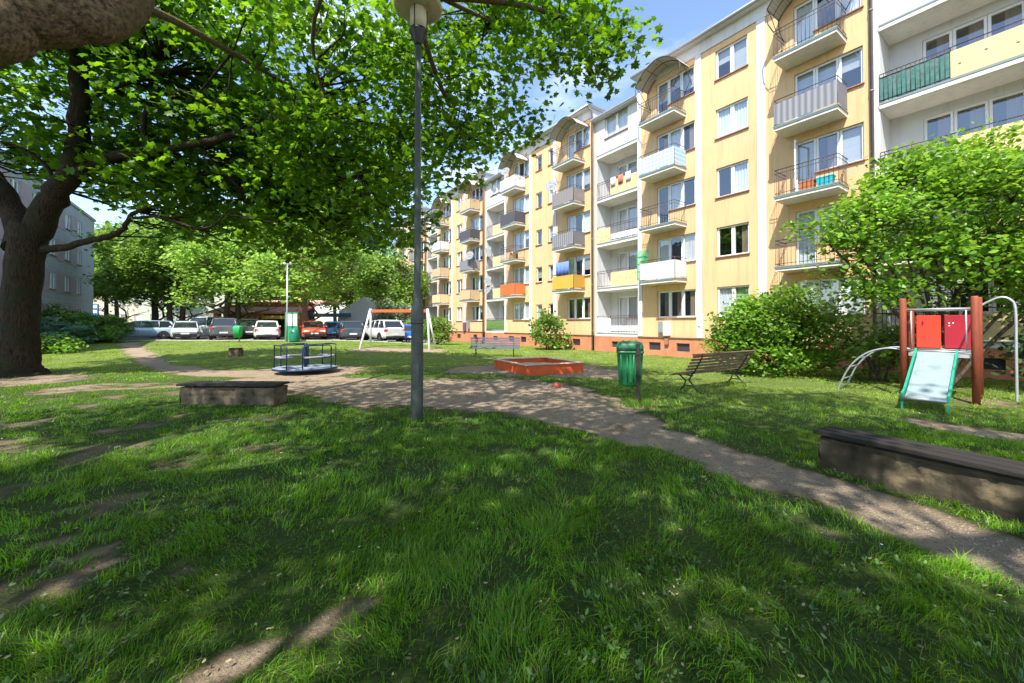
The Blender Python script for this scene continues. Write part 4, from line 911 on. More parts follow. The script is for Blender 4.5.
# big shrub-like tree right of the building, behind the slide
def bush(name, x, y, ells, leafm, label, lsize=.12, dens=2.2, per=26, crad=.34, leaf=(SLV, SLF), stems=5, cat='shrub', flat=.6, seed=0, stem_r=.03, group=None, droop=.35):
    z0 = ztf(x, y); b = (x, y, z0); T = empty(name, b, label=label, cat=cat, group=group); mb = MB(); LM_ = []; rg = np.random.default_rng(90+seed); st = random.Random(seed)
    for k in range(stems):
        e = ells[k % len(ells)]; c = e[0]; tx, ty, tz = c[0]+st.gauss(0, e[1][0]*.35), c[1]+st.gauss(0, e[1][1]*.35), c[2]+e[1][2]*.3
        LM_.append(limb(mb, [(x+st.gauss(0, .12), y+st.gauss(0, .12), z0-.1), (x*.65+tx*.35, y*.65+ty*.35, z0+(tz-z0)*.45), (tx, ty, tz)], [stem_r, stem_r*.75, stem_r*.3], b, 6, .1, .03, 4))
    mb.build('stems', BARK3, T)
    crown('foliage', ells, leaf, lsize*1.1, leafm, T, per=per*1.3, dens=dens*2.4, crad=crad, limbs=LM_, twig_mat=BARK3, off=b, rng=rg, flat=flat, shell=.1, droop=droop); return T
bush('spreading_tree', 10.9, 10.1, [((10.9, 10.2, 4.6), (2.0, 2.0, 1.35), 1), ((9.2, 10.0, 4.1), (1.2, 1.3, .8), 1), ((8.75, 10.2, 3.3), (.75, .9, .75), 1.1), ((9.7, 9.8, 2.9), (1.2, 1.2, .85), .9), ((11.6, 9.4, 3.2), (1.8, 1.3, 1.0), .9), ((11.9, 10.4, 5.6), (1.5, 1.5, .9), 1), ((13.0, 9.7, 4.2), (1.6, 1.6, 1.7), 1), ((12.6, 9.2, 2.3), (1.3, 1.0, .7), .8), ((10.2, 10.4, 5.6), (.9, .9, .55), .9), ((13.4, 8.0, 3.8), (1.2, 1.2, 1.6), 1), ((8.2, 10.4, 3.75), (.75, .7, .55), 1), ((7.75, 10.5, 4.0), (.45, .5, .3), 1.2), ((9.3, 10.2, 2.4), (1.0, .9, .55), .8)],
     SHRUBG, 'large bright green spreading tree behind the slide in front of white loggias', lsize=.115, dens=2.9, per=34, crad=.42, stems=14, cat='tree', seed=1, stem_r=.055, flat=.45)
bush('shrub', 8.7, 13.0, [((8.0, 13.0, 1.4), (1.25, 1.2, 1.2), 1), ((9.0, 13.0, 1.7), (1.2, 1.1, 1.1), 1), ((7.3, 13.2, 1.0), (.75, .8, .95), 1), ((8.2, 12.6, .6), (1.4, .9, .6), 1), ((9.6, 12.7, 1.0), (.9, .9, .9), .8)], SHRUBG, 'rounded leafy shrub against the orange plinth right of the slatted bench', lsize=.11, dens=6.5, per=34, stems=9, seed=2)
bush('shrub', 10.4, 11.4, [((10.1, 11.5, .9), (1.2, .9, .9), .8), ((11.0, 10.9, .9), (1.0, .8, .9), .7), ((9.5, 11.6, 1.5), (.7, .7, .7), .7)], MIDG, 'loose sparse shrub behind the curved climbing ladder', lsize=.12, dens=4.6, stems=7, seed=3)
bush('shrub', 12.4, 9.3, [((12.3, 9.3, 1.0), (.9, .7, .9), .7), ((13.3, 8.6, 1.2), (.9, .7, 1.1), .7)], DARKG, 'dark low shrub under the spreading tree behind the arched pipe', lsize=.13, dens=3.6, stems=6, seed=4)
bush('shrub', px2x(548, 25.5), 25.5, [((px2x(548, 25.5), 25.5, 1.1), (1.2, 1.1, 1.05), 1.4), ((px2x(541, 25.5), 25.5, 1.9), (.7, .7, .7), 1.4), ((px2x(560, 25.5), 25.5, .7), (.8, .8, .7), 1)], MIDG, 'medium shrub before the plinth behind the orange sandbox', lsize=.16, dens=2.4, seed=5)
bush('clipped_bush', px2x(438, 31), 31, [((px2x(438, 31), 31, 1.15), (1.15, 1.1, 1.05), 1.3)], MIDG, 'round clipped bush right of the swing frame', lsize=.15, dens=5, seed=6)
bush('shrub', px2x(396, 40), 40, [((px2x(396, 40), 40, 1.9), (2.4, 1.5, 1.9), 1), ((px2x(381, 40), 40, 1.2), (1.3, 1.2, 1.3), 1)], GREYG, 'grey green tall shrub behind the parked white hatchback by the swing', lsize=.25, dens=1.3, crad=.5, seed=7)
bush('hedge', px2x(408, 34), 34, [((px2x(405, 34), 34, 1.0), (1.6, .6, .7), 1.4)], LIGHTG, 'low yellow green hedge behind the blue car and lamp post', lsize=.14, dens=4, seed=8)
NEE = np.array([[-.05, 0, 0], [.05, 0, 0], [.03, .0, .8], [-.03, 0, 1.0], [.3, .1, .6], [-.3, -.1, .65]]); NEV = np.array([[x, z-.4, y] for x, y, z in NEE]); NEF = [[(0, 1, 2, 3)], [(0, 1, 4), (0, 1, 5)]]
bush('juniper', px2x(98, 27), 27, [((px2x(98, 27), 27, 1.3), (2.1, 1.4, 1.0), 1.3), ((px2x(84, 27), 27.4, 1.7), (1.3, 1.2, .8), 1.3), ((px2x(113, 27), 26.8, .9), (1.0, 1, .6), 1.2)], JUNG, 'dark green spreading juniper mound beside the silver estate car', lsize=.28, dens=3, per=30, crad=.3, leaf=(NEV, NEF), flat=.3, seed=9)
bush('juniper', px2x(70, 25), 25, [((px2x(68, 25), 25, .95), (1.7, 1.1, .7), 1.3), ((px2x(52, 25), 25, 1.3), (1.3, 1.0, .8), 1.3)], BLUEG, 'blue green low juniper between the big maple trunk and green juniper', lsize=.28, dens=3.4, per=30, crad=.3, leaf=(NEV, NEF), flat=.3, seed=10)
bush('shrub', px2x(55, 21), 21, [((px2x(52, 21), 21, .5), (1.0, .8, .5), 1.3), ((px2x(66, 21), 21, .35), (.7, .6, .35), 1.2)], SHRUBG, 'small bright green bush just right of the big maple trunk', lsize=.13, dens=5, seed=11)
bush('shrub', px2x(62, 31), 31, [((px2x(60, 31), 31, 2.0), (1.6, 1.3, 1.1), 1), ((px2x(75, 31), 31, 1.6), (1.3, 1.2, 1.0), 1)], MIDG, 'leafy shrub behind the blue juniper at the foot of the grey block', lsize=.2, dens=2.2, seed=12)
# ================================================================ OTHER BUILDINGS
def simple_block(name, loc, rz, Lx, D, H, m, label, wins, winsz, roofm=ROOFM, panels=None, recess=.12):
    """local x along facade, y inward; wins list (x,z)"""
    o = empty(name, loc, rz, label=label, cat='building'); mb = MB()
    holes = [(-(x+winsz[0]), -x, z, z+winsz[1]) for x, z in wins]
    wall_with_holes(mb, -Lx, 0, -.5, H, 0, [(h[0], h[1], h[2], h[3]) for h in holes], recess)
    mb.box(0, .02, .15, D, -.5, H); mb.box(Lx-.02, Lx, .15, D, -.5, H); mb.box(0, Lx, D, D+.1, -.5, H)
    mb.build('wall', m, o)
    q = MB(); q.box(-.1, Lx+.1, -.12, D+.2, H, H+.22); q.build('roof', roofm, o)
    q = MB(); q.box(.03, Lx-.03, .8, .85, 0, H-.1); q.build('interior', INTER, o)
    for x, z in wins:
        window(o, [(-(x+winsz[0]), -(x+winsz[0]/2), z, z+winsz[1]), (-(x+winsz[0]/2), -x, z, z+winsz[1])], -.03, random.choice(['net', 'blind', 'none']), (-(x+winsz[0]), -x, z))
    if panels:
        for (a, b, z0, z1, pm) in panels:
            q = MB(); q.box(a, b, -.03, -.003, z0, z1); q.build('panel', pm, o)
    return o
# grey panel block on the left: facade line X = -14.6 - .6925 Y, facing the lawn
TG = mat('grey_panel_concrete', (.33, .34, .36), .9, var=.08, scale=1, bump=.2); TP = mat('pink_panel', (.36, .27, .28), .9, var=.08, scale=1)
def twp(Y): return (-14.6-.6925*Y, Y)
a = twp(16); rz = math.atan2(CA, -SA)      # local x runs away from the camera, y to the left (inward)
Lt = (41.1-16)/CA
cols = [1.6, 5.0, 8.4, 11.8, 15.2, 18.6, 22.0, 25.2]
wz = [1.75+2.7*k for k in range(4)]
wins = [(c, z) for c in cols for z in wz]
pan = []
tb = simple_block('tower_block', (a[0], a[1], ztf(*a)), rz, Lt, 10, 12.2, TG, 'grey panel apartment block with dull pink bands seen behind the big maple trunk', wins, (1.35, 1.35), roofm=GREYM)
# pink bands between window columns, real applied panels
for k in range(4):
    for j in range(len(cols)-1):
        q = MB(); q.box(cols[j]+1.5, cols[j+1]-.15, -.03, -.003, wz[k]-.25, wz[k]+1.5); q.build('panel', TP, tb)
q = MB()
for k in range(5): q.box(0, Lt, -.012, -.002, .9+2.7*k-.02, .9+2.7*k+.02)
for c in cols: q.box(c-.5, c-.47, -.014, -.003, 0, 12.2)
q.build('panel_joints', CONC, tb)
BE = mat('beige_render', (.55, .49, .36), .92, var=.06, scale=.8)
bb = simple_block('low_building', (px2x(84, 58), 58, .4), 0, 11.5, 9, 11, BE, 'beige rendered building with triple windows behind the silver estate car', [(3.9+3.4*i, 1.2+2.8*k) for i in range(2) for k in range(4)], (2.5, 1.5))
q = MB(); q.box(1.2, 2.1, -.12, -.02, 2.2, 4.2); q.box(1.35, 1.95, -.135, -.12, 3.6, 4.0, 1); q.box(1.35, 1.95, -.135, -.12, 2.9, 3.3, 1); q.build('sign', [mat('blue_sign', (.03, .16, .5), .4), FRAMEW], bb)
simple_block('low_building', (px2x(139, 54), 54, .4), 0, 15, 9, 9, mat('pale_green_render', (.45, .5, .40), .92, var=.06), 'pale green rendered building right of the beige one behind the tree trunks', [(1.5+3.6*i, 1.2+2.8*k) for i in range(4) for k in range(3)], (1.5, 1.4))
# shop pavilion with tiled roof
pv = empty('shop_pavilion', (px2x(222, 39), 39, .42), 0, label='low shop pavilion with red brown tiled roof and brick pillars behind the cars', cat='building')
TILE = stripes('red_roof_tiles', (.66, .34, .28), (.42, .2, .16), 3)
Lp = 8.6
q = MB(); q.add([(-.4, -1.6, 2.35), (Lp, -1.6, 2.35), (Lp, 3.5, 3.75), (-.4, 3.5, 3.75), (-.4, -1.6, 2.2), (Lp, -1.6, 2.2), (Lp, 3.5, 3.6), (-.4, 3.5, 3.6)], [(0, 1, 2, 3), (4, 7, 6, 5), (0, 4, 5, 1), (1, 5, 6, 2), (2, 6, 7, 3), (3, 7, 4, 0)]); q.box(-.4, Lp, 3.5, 8, 3.5, 3.7); q.build('roof', TILE, pv)
q = MB(); wall_with_holes(q, -Lp, 0, 0, 3.4, .5, [(-(1+3*i+2), -(1+3*i), .6, 2.1) for i in range(2)], .2); q.box(0, .05, .7, 8, 0, 3.4); q.build('wall', mat('brick_wall', (.36, .15, .09), .9, var=.25, scale=8), pv)
q = MB(); q.box(.1, Lp-.1, 1.0, 1.1, 0, 3.3); q.build('interior', INTER, pv)
for i in range(2):
    q = MB(); q.quad((1+3*i, .62, .6), (3+3*i, .62, .6), (3+3*i, .62, 2.1), (1+3*i, .62, 2.1)); q.build('shop_window', GLASS, pv)
for i in range(3): q = MB(); q.box(.2+3.8*i, .65+3.8*i, -1.4, -.95, 0, 2.25); q.build('pillar', TERRA, pv)
q = MB(); q.box(2.2, 4.6, -.9, -.84, 1.6, 2.15); q.build('fascia_sign', mat('yellow_sign', (.75, .6, .05), .5), pv)
q = MB(); q.box(5.2, 8.5, -1.75, -1.68, 1.7, 2.0); q.build('fascia_sign', mat('mustard_band', (.6, .42, .08), .5), pv)
# small grey gabled garage
ga = empty('garage', (px2x(335, 40), 40, .35), 0, label='small grey gabled garage with brown brick base behind the dark car', cat='building')
q = MB(); q.prism([(0, 0), (4.6, 0), (4.6, 2.4), (2.9, 4.0), (.4, 2.6)], 1, 0, 5, 0); q.build('wall', mat('grey_render', (.42, .42, .41), .9, var=.1), ga)
q = MB(); q.box(2.4, 4.7, -.08, -.002, 0, 1.5); q.build('brick_base', MATS['brick_wall'], ga)
q = MB(); q.box(-2.4, 1.6, -.9, .3, 2.0, 2.35); q.box(-2.3, -2.2, -.8, -.7, 0, 2.0, 1); q.build('awning', [mat('blue_awning', (.03, .1, .2), .6), GREYM], ga)
# ================================================================ CARS
TYRE = mat('tyre_rubber', (.02, .02, .02), .85); RIM = mat('alloy_rim', (.5, .5, .52), .3, .8); BLK = mat('black_trim', (.02, .02, .022), .5)
REDL = mat('red_lens', (.5, .02, .02), .2, spec=.8); CLRL = mat('clear_lens', (.75, .78, .8), .1, spec=1.0); PLATE = mat('white_plate', (.75, .75, .72), .5)
TYPES = {
 'hatch': dict(L=4.05, W=1.74, H=1.46, ws=.95, rf=.25, rr=-1.45, rb=-1.88, belt=.92, hood=.86, tail=.95, clr=.2),
 'estate': dict(L=4.6, W=1.78, H=1.47, ws=1.05, rf=.35, rr=-1.85, rb=-2.2, belt=.92, hood=.86, tail=.95, clr=.2),
 'suv': dict(L=4.35, W=1.84, H=1.66, ws=1.05, rf=.4, rr=-1.6, rb=-2.05, belt=1.05, hood=1.0, tail=1.08, clr=.26),
 'sedan': dict(L=4.45, W=1.76, H=1.43, ws=.95, rf=.25, rr=-.95, rb=-1.6, belt=.9, hood=.84, tail=.98, clr=.19),
 'van': dict(L=4.5, W=1.84, H=1.84, ws=1.45, rf=.8, rr=-1.95, rb=-2.15, belt=1.1, hood=1.05, tail=1.12, clr=.22)}
def car(px, Y, rz, typ, col, label):
    x = px2x(px, Y); z = ztf(x, Y)+.02; d = TYPES[typ]; o = empty('parked_car', (x, Y, z), R(rz), label=label, cat='car', group='cars parked beyond the lawn')
    paint = mat('paint_%s' % str(col), col, .28, .25, var=.03, coat=.8); L_, W_, H_ = d['L'], d['W'], d['H']; hl = L_/2; hw = W_/2
    def top(xx):
        if xx > d['ws']: t = (xx-d['ws'])/(hl-d['ws']); return d['belt']*(1-t)+d['hood']*t-.26*max(0, t-.75)/.25*(.9)
        if xx < d['rb']+.15: t = (d['rb']+.15-xx)/(hl+d['rb']+.15+1e-6); return d['tail']-.12*t*t
        return d['belt']
    rings = []
    for i in range(25):
        t = i/24; xx = -hl+L_*t; e = min(1, min(t, 1-t)/.09); k = .82+.18*math.sin(e*math.pi/2); zt_ = top(xx); zb = d['clr']+.1*(1-e)
        w_ = hw*k; half = [(w_*.88, zb), (w_*.985, zb+.1), (w_, zb+.3), (w_*.99, zt_-.22), (w_*.95, zt_-.06), (w_*.86, zt_), (w_*.45, zt_+.03)]
        rings.append([(xx, y, zz) for y, zz in half]+[(xx, -y, zz) for y, zz in reversed(half)])
    q = MB(); q.loft(rings, 0, True, True)
    # roof and pillars
    rf, rr, ws, rb = d['rf'], d['rr'], d['ws'], d['rb']; rw = hw*.74
    rings = []
    for xx, dz, k in ((rf+.05, -.06, .96), (rf-.15, -.01, 1), ((rf+rr)/2, .02, 1), (rr+.15, 0, 1), (rr-.06, -.05, .97)):
        half = [(rw*k, H_-.07+dz), (rw*k*.93, H_-.015+dz), (rw*k*.5, H_+dz)]; rings.append([(xx, y, zz) for y, zz in half]+[(xx, -y, zz) for y, zz in reversed(half)])
    q.loft(rings, 0, True, True)
    for s in (-1, 1):
        q.tube([(ws, s*hw*.86, d['belt']), (rf, s*rw, H_-.07)], .035, 6); q.tube([(rb, s*hw*.84, d['belt']), (rr, s*rw*.98, H_-.07)], .065, 6)
        q.tube([(-.15, s*hw*.9, d['belt']), (-.15, s*rw*1.01, H_-.07)], .03, 6)
        if typ != 'sedan': q.tube([((rr+.6), s*hw*.9, d['belt']), ((rr+.65), s*rw*1.01, H_-.07)], .035, 6)
    for s in (-1, 1): q.bbox(ws-.32, ws-.18, s*(hw+.04)-.08, s*(hw+.04)+.08, d['belt']+.02, d['belt']+.15, .03)
    q.build('body', paint, o)
    q = MB(); n = .97
    q.loft([[(ws, hw*.84, d['belt']-.03), (ws, -hw*.84, d['belt']-.03), (rb, -hw*.82, d['belt']-.03), (rb, hw*.82, d['belt']-.03)], [(rf, rw*n, H_-.06), (rf, -rw*n, H_-.06), (rr, -rw*n, H_-.06), (rr, rw*n, H_-.06)]], 0, False, False)
    q.build('windows', CARGLASS, o)
    wr = .31 if typ != 'suv' else .34
    for xx in (hl-.82, -hl+.78):
        for s in (-1, 1):
            q = MB(); q.lathe([(wr*.6, -.1), (wr*.97, -.1), (wr, -.06), (wr, .06), (wr*.97, .1), (wr*.6, .1)], 20); M = Matrix.Translation((xx, s*(hw-.1), wr-.02)) @ Matrix.Rotation(R(90), 4, 'X'); q.xform(M); wl = q.build('wheel', TYRE, o)
            q = MB(); q.lathe([(.02, -.11), (wr*.62, -.085), (wr*.62, .085), (.02, .11)], 16); q.xform(M); q.build('rim', RIM, wl)
    for xx in (hl-.82, -hl+.78):
        for s in (-1, 1):
            q = MB(); y0_ = s*(hw-.012); n_ = 12; vs = [(xx+(wr+.07)*math.cos(math.pi*i/n_), y0_+s*.018, wr-.02+(wr+.07)*math.sin(math.pi*i/n_)) for i in range(n_+1)]
            q.add(vs+[(xx+(wr+.07), y0_+s*.018, d['clr']), (xx-(wr+.07), y0_+s*.018, d['clr'])], [tuple(range(n_+1))+(n_+2, n_+1)]); q.build('wheel_arch', BLK, o)
    q = MB(); q.bbox(hl-.06, hl+.02, -hw*.8, hw*.8, d['clr']+.05, d['clr']+.3, .03); q.build('bumper', BLK, o)
    q = MB(); q.bbox(-hl-.02, -hl+.06, -hw*.8, hw*.8, d['clr']+.02, d['clr']+.2, .03); q.build('bumper', BLK, o)
    zl = d['hood']-.24
    for s in (-1, 1):
        q = MB(); q.bbox(hl-.2, hl-.005, s*hw*.62-.2, s*hw*.62+.2, zl-.08, zl+.08, .03); q.build('headlight', CLRL, o)
        q = MB(); q.bbox(-hl+.0, -hl+.16, s*hw*.76-.14, s*hw*.76+.14, d['tail']-.34, d['tail']-.1, .03); q.build('tail_light', REDL, o)
    for xx in (hl+.012, -hl-.022):
        q = MB(); q.box(xx, xx+.012, -.26, .26, d['clr']+.24, d['clr']+.35); q.build('number_plate', PLATE, o)
    return o
car(141, 31.6, 212, 'estate', (.33, .42, .50), 'silver blue estate car side on beside the green juniper')
car(176, 37, 212, 'estate', (.10, .15, .28), 'dark blue car in the back row behind the silver estate')
car(186, 31.8, -52, 'sedan', (.62, .65, .68), 'pale silver sedan facing the lawn next to the estate car')
car(207, 35.5, 205, 'van', (.62, .64, .66), 'white tall van in the back row behind the dark grey crossover')
car(226, 31.8, 122, 'suv', (.10, .11, .12), 'dark grey crossover with rear to the lawn behind the green post bin')
car(250, 34.6, 122, 'suv', (.045, .06, .06), 'black car set back between the grey crossover and white hatchback')
car(267, 31.6, 122, 'hatch', (.72, .72, .72), 'white hatchback with rear to the lawn left of the notice board')
car(313, 31.8, -60, 'hatch', (.62, .09, .03), 'orange red hatchback facing the lawn right of the notice board')
car(333, 36, 118, 'hatch', (.03, .2, .42), 'blue small car in the back row between red car and dark car')
car(350, 31.7, 118, 'estate', (.05, .07, .09), 'dark blue grey car with rear to the lawn left of the swing frame')
car(383, 31.6, 132, 'suv', (.74, .74, .74), 'white car parked at an angle seen under the orange swing bar')
car(408, 33.5, 110, 'hatch', (.03, .16, .55), 'bright blue car half hidden behind the street lamp pole')
# ================================================================ STREET FURNITURE
POLE = mat('pole_grey_green', (.075, .085, .078), .6, .3, var=.15, scale=9, dirt=((.10, .12, .08), 5, .55), bump=.15)
x, y = gp(417.3, 422); o = empty('street_lamp', (x, y, ztf(x, y)), 0, label='tall grey lamp post with pale disc shade standing on the lawn edge', cat='street lamp')
q = MB(); q.lathe([(.102, -.1), (.099, .3), (.097, 1.62), (.104, 1.68), (.104, 1.82), (.075, 1.95), (.064, 2.05), (.056, 2.2), (.05, 6.2)], 24); q.lathe([(.108, 1.60), (.108, 1.64)], 24); q.box(-.05, .05, -.118, -.1, .6, .95); q.build('pole', POLE, o)
q = MB(); q.lathe([(.052, 6.2), (.06, 6.24), (.145, 6.42), (.15, 6.46), (.12, 6.46)], 24); q.build('funnel_collar', mat('black_plastic', (.02, .018, .018), .4), o)
LENS = mat('aged_lamp_lens', (.60, .55, .42), .35, var=.1, scale=3)
q = MB(); q.lathe([(.13, 6.46), (.135, 6.7), (.13, 6.84)], 24); q.build('lamp_lens', LENS, o)
q = MB(); q.lathe([(.12, 6.80), (.36, 6.83), (.395, 6.85), (.39, 6.88), (.2, 6.97), (.03, 7.0)], 40)
q.build('lamp_shade', mat('cream_shade', (.52, .48, .36), .6, var=.14, scale=5, dirt=((.3, .27, .18), 3, .55)), o)
q = MB()
for k in range(3): a_ = k*2.09+.3; q.tube([(.14*math.cos(a_), .14*math.sin(a_), 6.46), (.14*math.cos(a_), .14*math.sin(a_), 6.83)], .008, 6)
q.build('lens_strut', DARKM, o)
x = px2x(287, 28); o = empty('street_lamp', (x, 28, ztf(x, 28)), 0, label='slim distant lamp post with twin small heads beside the notice board', cat='street lamp')
q = MB(); q.lathe([(.07, 0), (.05, 1.4), (.045, 5.4)], 12); q.build('pole', GALV, o)
for s in (-1, 1): q = MB(); q.lathe([(.04, 0), (.14, .08), (.16, .14), (.05, .22)], 12, 0, (s*.16, 0, 5.35)); q.tube([(0, 0, 5.35), (s*.16, 0, 5.38)], .02, 5); q.build('lamp_head', FRAMEW, o)
# green litter bin
GRN = mat('green_plastic', (.012, .16, .055), .38, var=.12, scale=4, spec=.5)
x, y = gp(637.8, 405); o = empty('litter_bin', (x, y, ztf(x, y)), R(-12), label='green plastic litter bin on a dark post by the dirt path', cat='bin')
def rrect(cx, cy, hx, hy, r, z, n=5):
    pts = []
    for (sx, sy, a0) in ((1, 1, 0), (-1, 1, 90), (-1, -1, 180), (1, -1, 270)):
        for i in range(n+1): a_ = R(a0+90*i/n); pts.append((cx+sx*(hx-r)+r*math.cos(a_), cy+sy*(hy-r)+r*math.sin(a_), z))
    return pts
q = MB(); q.box(-.035, .035, -.045, .03, -.2, 1.22); q.box(-.05, .05, -.055, -.045, .55, .62); q.box(-.05, .05, -.055, -.045, 1.0, 1.07); q.build('post', mat('rusty_post', (.025, .018, .014), .8, var=.3, scale=20), o)
cx_ = -.14; q = MB(); q.loft([rrect(cx_, .22, .18, .13, .06, .36), rrect(cx_, .22, .215, .155, .07, .40), rrect(cx_, .22, .235, .17, .07, .75), rrect(cx_, .22, .25, .185, .07, 1.02), rrect(cx_, .22, .268, .2, .08, 1.03), rrect(cx_, .22, .268, .2, .08, 1.065), rrect(cx_, .22, .25, .185, .08, 1.066)], 0, True, True)
q.box(cx_-.02, cx_+.02, .03, .05, .45, 1.0)

for s_ in (-.17, -.06, .06, .17): q.tube([(cx_+s_, .062, .42), (cx_+s_*1.1, .035, 1.0)], .013, 6)
bin_ = q.build('bin_body', GRN, o)
q = MB(); prof = []
q.loft([rrect(cx_, .22, .26, .19, .08, 1.07), rrect(cx_, .22, .26, .19, .08, 1.16), rrect(cx_, .22, .235, .165, .08, 1.235), rrect(cx_, .22, .15, .1, .06, 1.265)], 0, True, True)
for s in (-.13, 0, .13): q.tube([(cx_+s, .035, 1.1), (cx_+s, .06, 1.2), (cx_+s, .16, 1.265), (cx_+s, .3, 1.262)], .018, 6)
q.build('bin_lid', GRN, o)
q = MB(); q.bbox(cx_-.235, cx_-.05, .012, .03, 1.07, 1.13, .006); q.build('opening_flap', BLK, o)
x = px2x(239, 27.5); o = empty('litter_bin', (x, 27.5, ztf(x, 27.5)), 0, label='bright green far litter bin on a short post before the grey crossover', cat='bin')
q = MB(); q.tube([(0, .05, 0), (0, .05, .9)], .04, 8); q.build('post', GREYM, o)
BG = mat('bright_green_plastic', (.03, .38, .12), .45); q = MB(); q.loft([rrect(0, -.1, .19, .17, .06, .3), rrect(0, -.1, .24, .2, .07, .9), rrect(0, -.1, .25, .21, .07, 1.0), rrect(0, -.1, .18, .15, .07, 1.12)], 0, True, True); q.build('bin_body', BG, o)
# slatted park benches
WOODD = mat('dark_bench_wood', (.16, .10, .065), .6, var=.35, scale=3, stretch=(1, 14, 14), bump=.3, bscale=12); WOODG = mat('weathered_blue_bench_wood', (.11, .11, .15), .6, var=.3, scale=3, stretch=(1, 14, 14))
IRON = mat('cast_iron', (.045, .04, .038), .65, .4, var=.2, scale=20)
def slat_bench(x, y, rz, L_, wood, label, leg_in=.32):
    o = empty('park_bench', (x, y, ztf(x, y)), rz, label=label, cat='bench')
    # local: x along the bench, -y is the front
    q = MB()
    for k, (yy_, zz) in enumerate([(-.27, .40), (-.20, .43), (-.125, .44), (-.05, .44), (.025, .43)]): q.bbox(-L_/2-random.uniform(0, .01), L_/2, yy_-.028, yy_+.028, zz-.014, zz+.014, .005)
    q.build('seat', wood, o)
    q = MB()
    for k in range(6):
        t = k/5; yy_ = .10+.22*t; zz = .48+.38*t; q.bbox(-L_/2, L_/2+random.uniform(0, .01), yy_-.013, yy_+.013, zz-.026, zz+.026, .005)
    q.bbox(-L_/2-.03, L_/2+.03, .30, .37, .895, .925, .008)
    q.build('backrest', wood, o)
    for s in (-1, 1):
        xx = s*(L_/2-leg_in); q = MB(); w_ = .018
        q.tube([(xx, .36, .89), (xx, .30, .75), (xx, .145, .48), (xx, .05, .385), (xx, -.15, .41), (xx, -.28, .375)], .017, 6)
        q.tube([(xx, .10, .42), (xx, .0, .28), (xx, .13, .14), (xx, .30, .0), (xx, .33, -.03)], .019, 6)
        q.tube([(xx, -.24, .385), (xx, -.08, .25), (xx, -.13, .12), (xx, -.25, .0), (xx, -.28, -.03)], .019, 6); q.tube([(xx, -.1, .15), (xx, .12, .15)], .014, 6)
        q.build('side_frame', IRON, o)
    return o
slat_bench(5.1, 10.15, math.atan2(.55, .83)+math.pi, 2.75, WOODD, 'dark brown slatted bench facing the sandbox, back to the yellow building')
slat_bench(-.85, 19.7, R(-4), 2.45, WOODG, 'blue grey slatted bench behind the orange sandbox', .3)
# stone bench walls
STONE = mat('mossy_stone', (.05, .04, .024), .95, var=.6, scale=5, bump=1, bscale=9, dirt=((.20, .15, .085), 2.6, .56)); STONE2 = mat('pale_brown_stone', (.12, .09, .058), .95, var=.5, scale=5, bump=1, bscale=9, dirt=((.04, .03, .02), 2.4, .55))
PLANK = mat('worn_dark_plank', (.020, .016, .013), .8, var=.4, scale=2, stretch=(1, 16, 16), bump=.5, bscale=8, dirt=((.16, .045, .03), 1.1, .66))
def stone_bench(x, y, rz, L_, W_, H_, sm, label, planks, nblk, over):
    o = empty('stone_bench', (x, y, ztf(x, y)), rz, label=label, cat='bench'); q = MB(); st = random.Random(int(L_*10)); xx = 0
    nx = int(L_/.025); nz = 14; rows = []
    def d(a, b, s): return .032*(float(fnoise(a*4, b*5, s, 4))-.5)*2
    def face(o0, ux, uy, len_, nn):
        vs = []
        for i in range(nn+1):
            for k in range(nz+1):
                a_ = len_*i/nn; z = -.12+(H_+.12)*k/nz; jj = abs(((a_+(.22 if z > H_*.48 else 0)) % (L_/nblk/1.5))-.02); joint = .028*math.exp(-(jj/.022)**2)+.022*math.exp(-((z-H_*.48)/.02)**2) if .1 < a_ < len_-.1 else 0
                dd = d(a_+o0[0]*3, z, 5)*1.3-joint
                vs.append((o0[0]+ux*a_+uy*dd, o0[1]+uy*a_-ux*dd, z))
        q.add(vs, [(i*(nz+1)+k, (i+1)*(nz+1)+k, (i+1)*(nz+1)+k+1, i*(nz+1)+k+1) for i in range(nn) for k in range(nz)], 0, True)
    face((0, 0), 1, 0, L_, nx); face((L_, 0), 0, 1, W_, 8); face((L_, W_), -1, 0, L_, nx); face((0, W_), 0, -1, W_, 8)
    q.box(.0, L_, .0, W_, H_-.03, H_-.005); q.build('stone_base', sm, o)
    q = MB(); n = planks
    for k in range(n):
        a_ = -over+(W_+2*over)*k/n; b_ = -over+(W_+2*over)*(k+1)/n-.03; q.bbox(-over*.8-st.uniform(0, .015), L_+over*.8, a_, b_, H_+.03, H_+.075, .006)
    for t in (.12, .5, .88): q.box(L_*t-.04, L_*t+.04, 0, W_, H_-.004, H_+.03)
    q.build('seat', PLANK, o); return o
dwx, dwy = wb[0]-wa[0], wb[1]-wa[1]; ang = math.atan2(dwy, dwx)
stone_bench(wa[0], wa[1], ang, 3.6, .34, .36, STONE, 'long dark stone bench wall with black planks at the right edge of the path', 3, 5, .05)
fl_ = gp(181, 404); fr_ = gp(279, 405)
stone_bench(fl_[0], fl_[1], math.atan2(fr_[1]-fl_[1], fr_[0]-fl_[0]), 1.95, .42, .33, STONE2, 'short brown stone bench block with dark board left on the lawn', 2, 3, .05)
x, y = px2x(236, 19.5), 19.5; o = empty('stone_block', (x, y, ztf(x, y)), .2, label='small squat stone block with dark flat cap on the sunlit lawn', cat='stone block')
q = MB(); q.bbox(-.26, .26, -.24, .24, -.1, .36, .04); q.build('block', STONE2, o); q = MB(); q.bbox(-.22, .24, -.25, .22, .361, .42, .015); q.build('cap', PLANK, o)
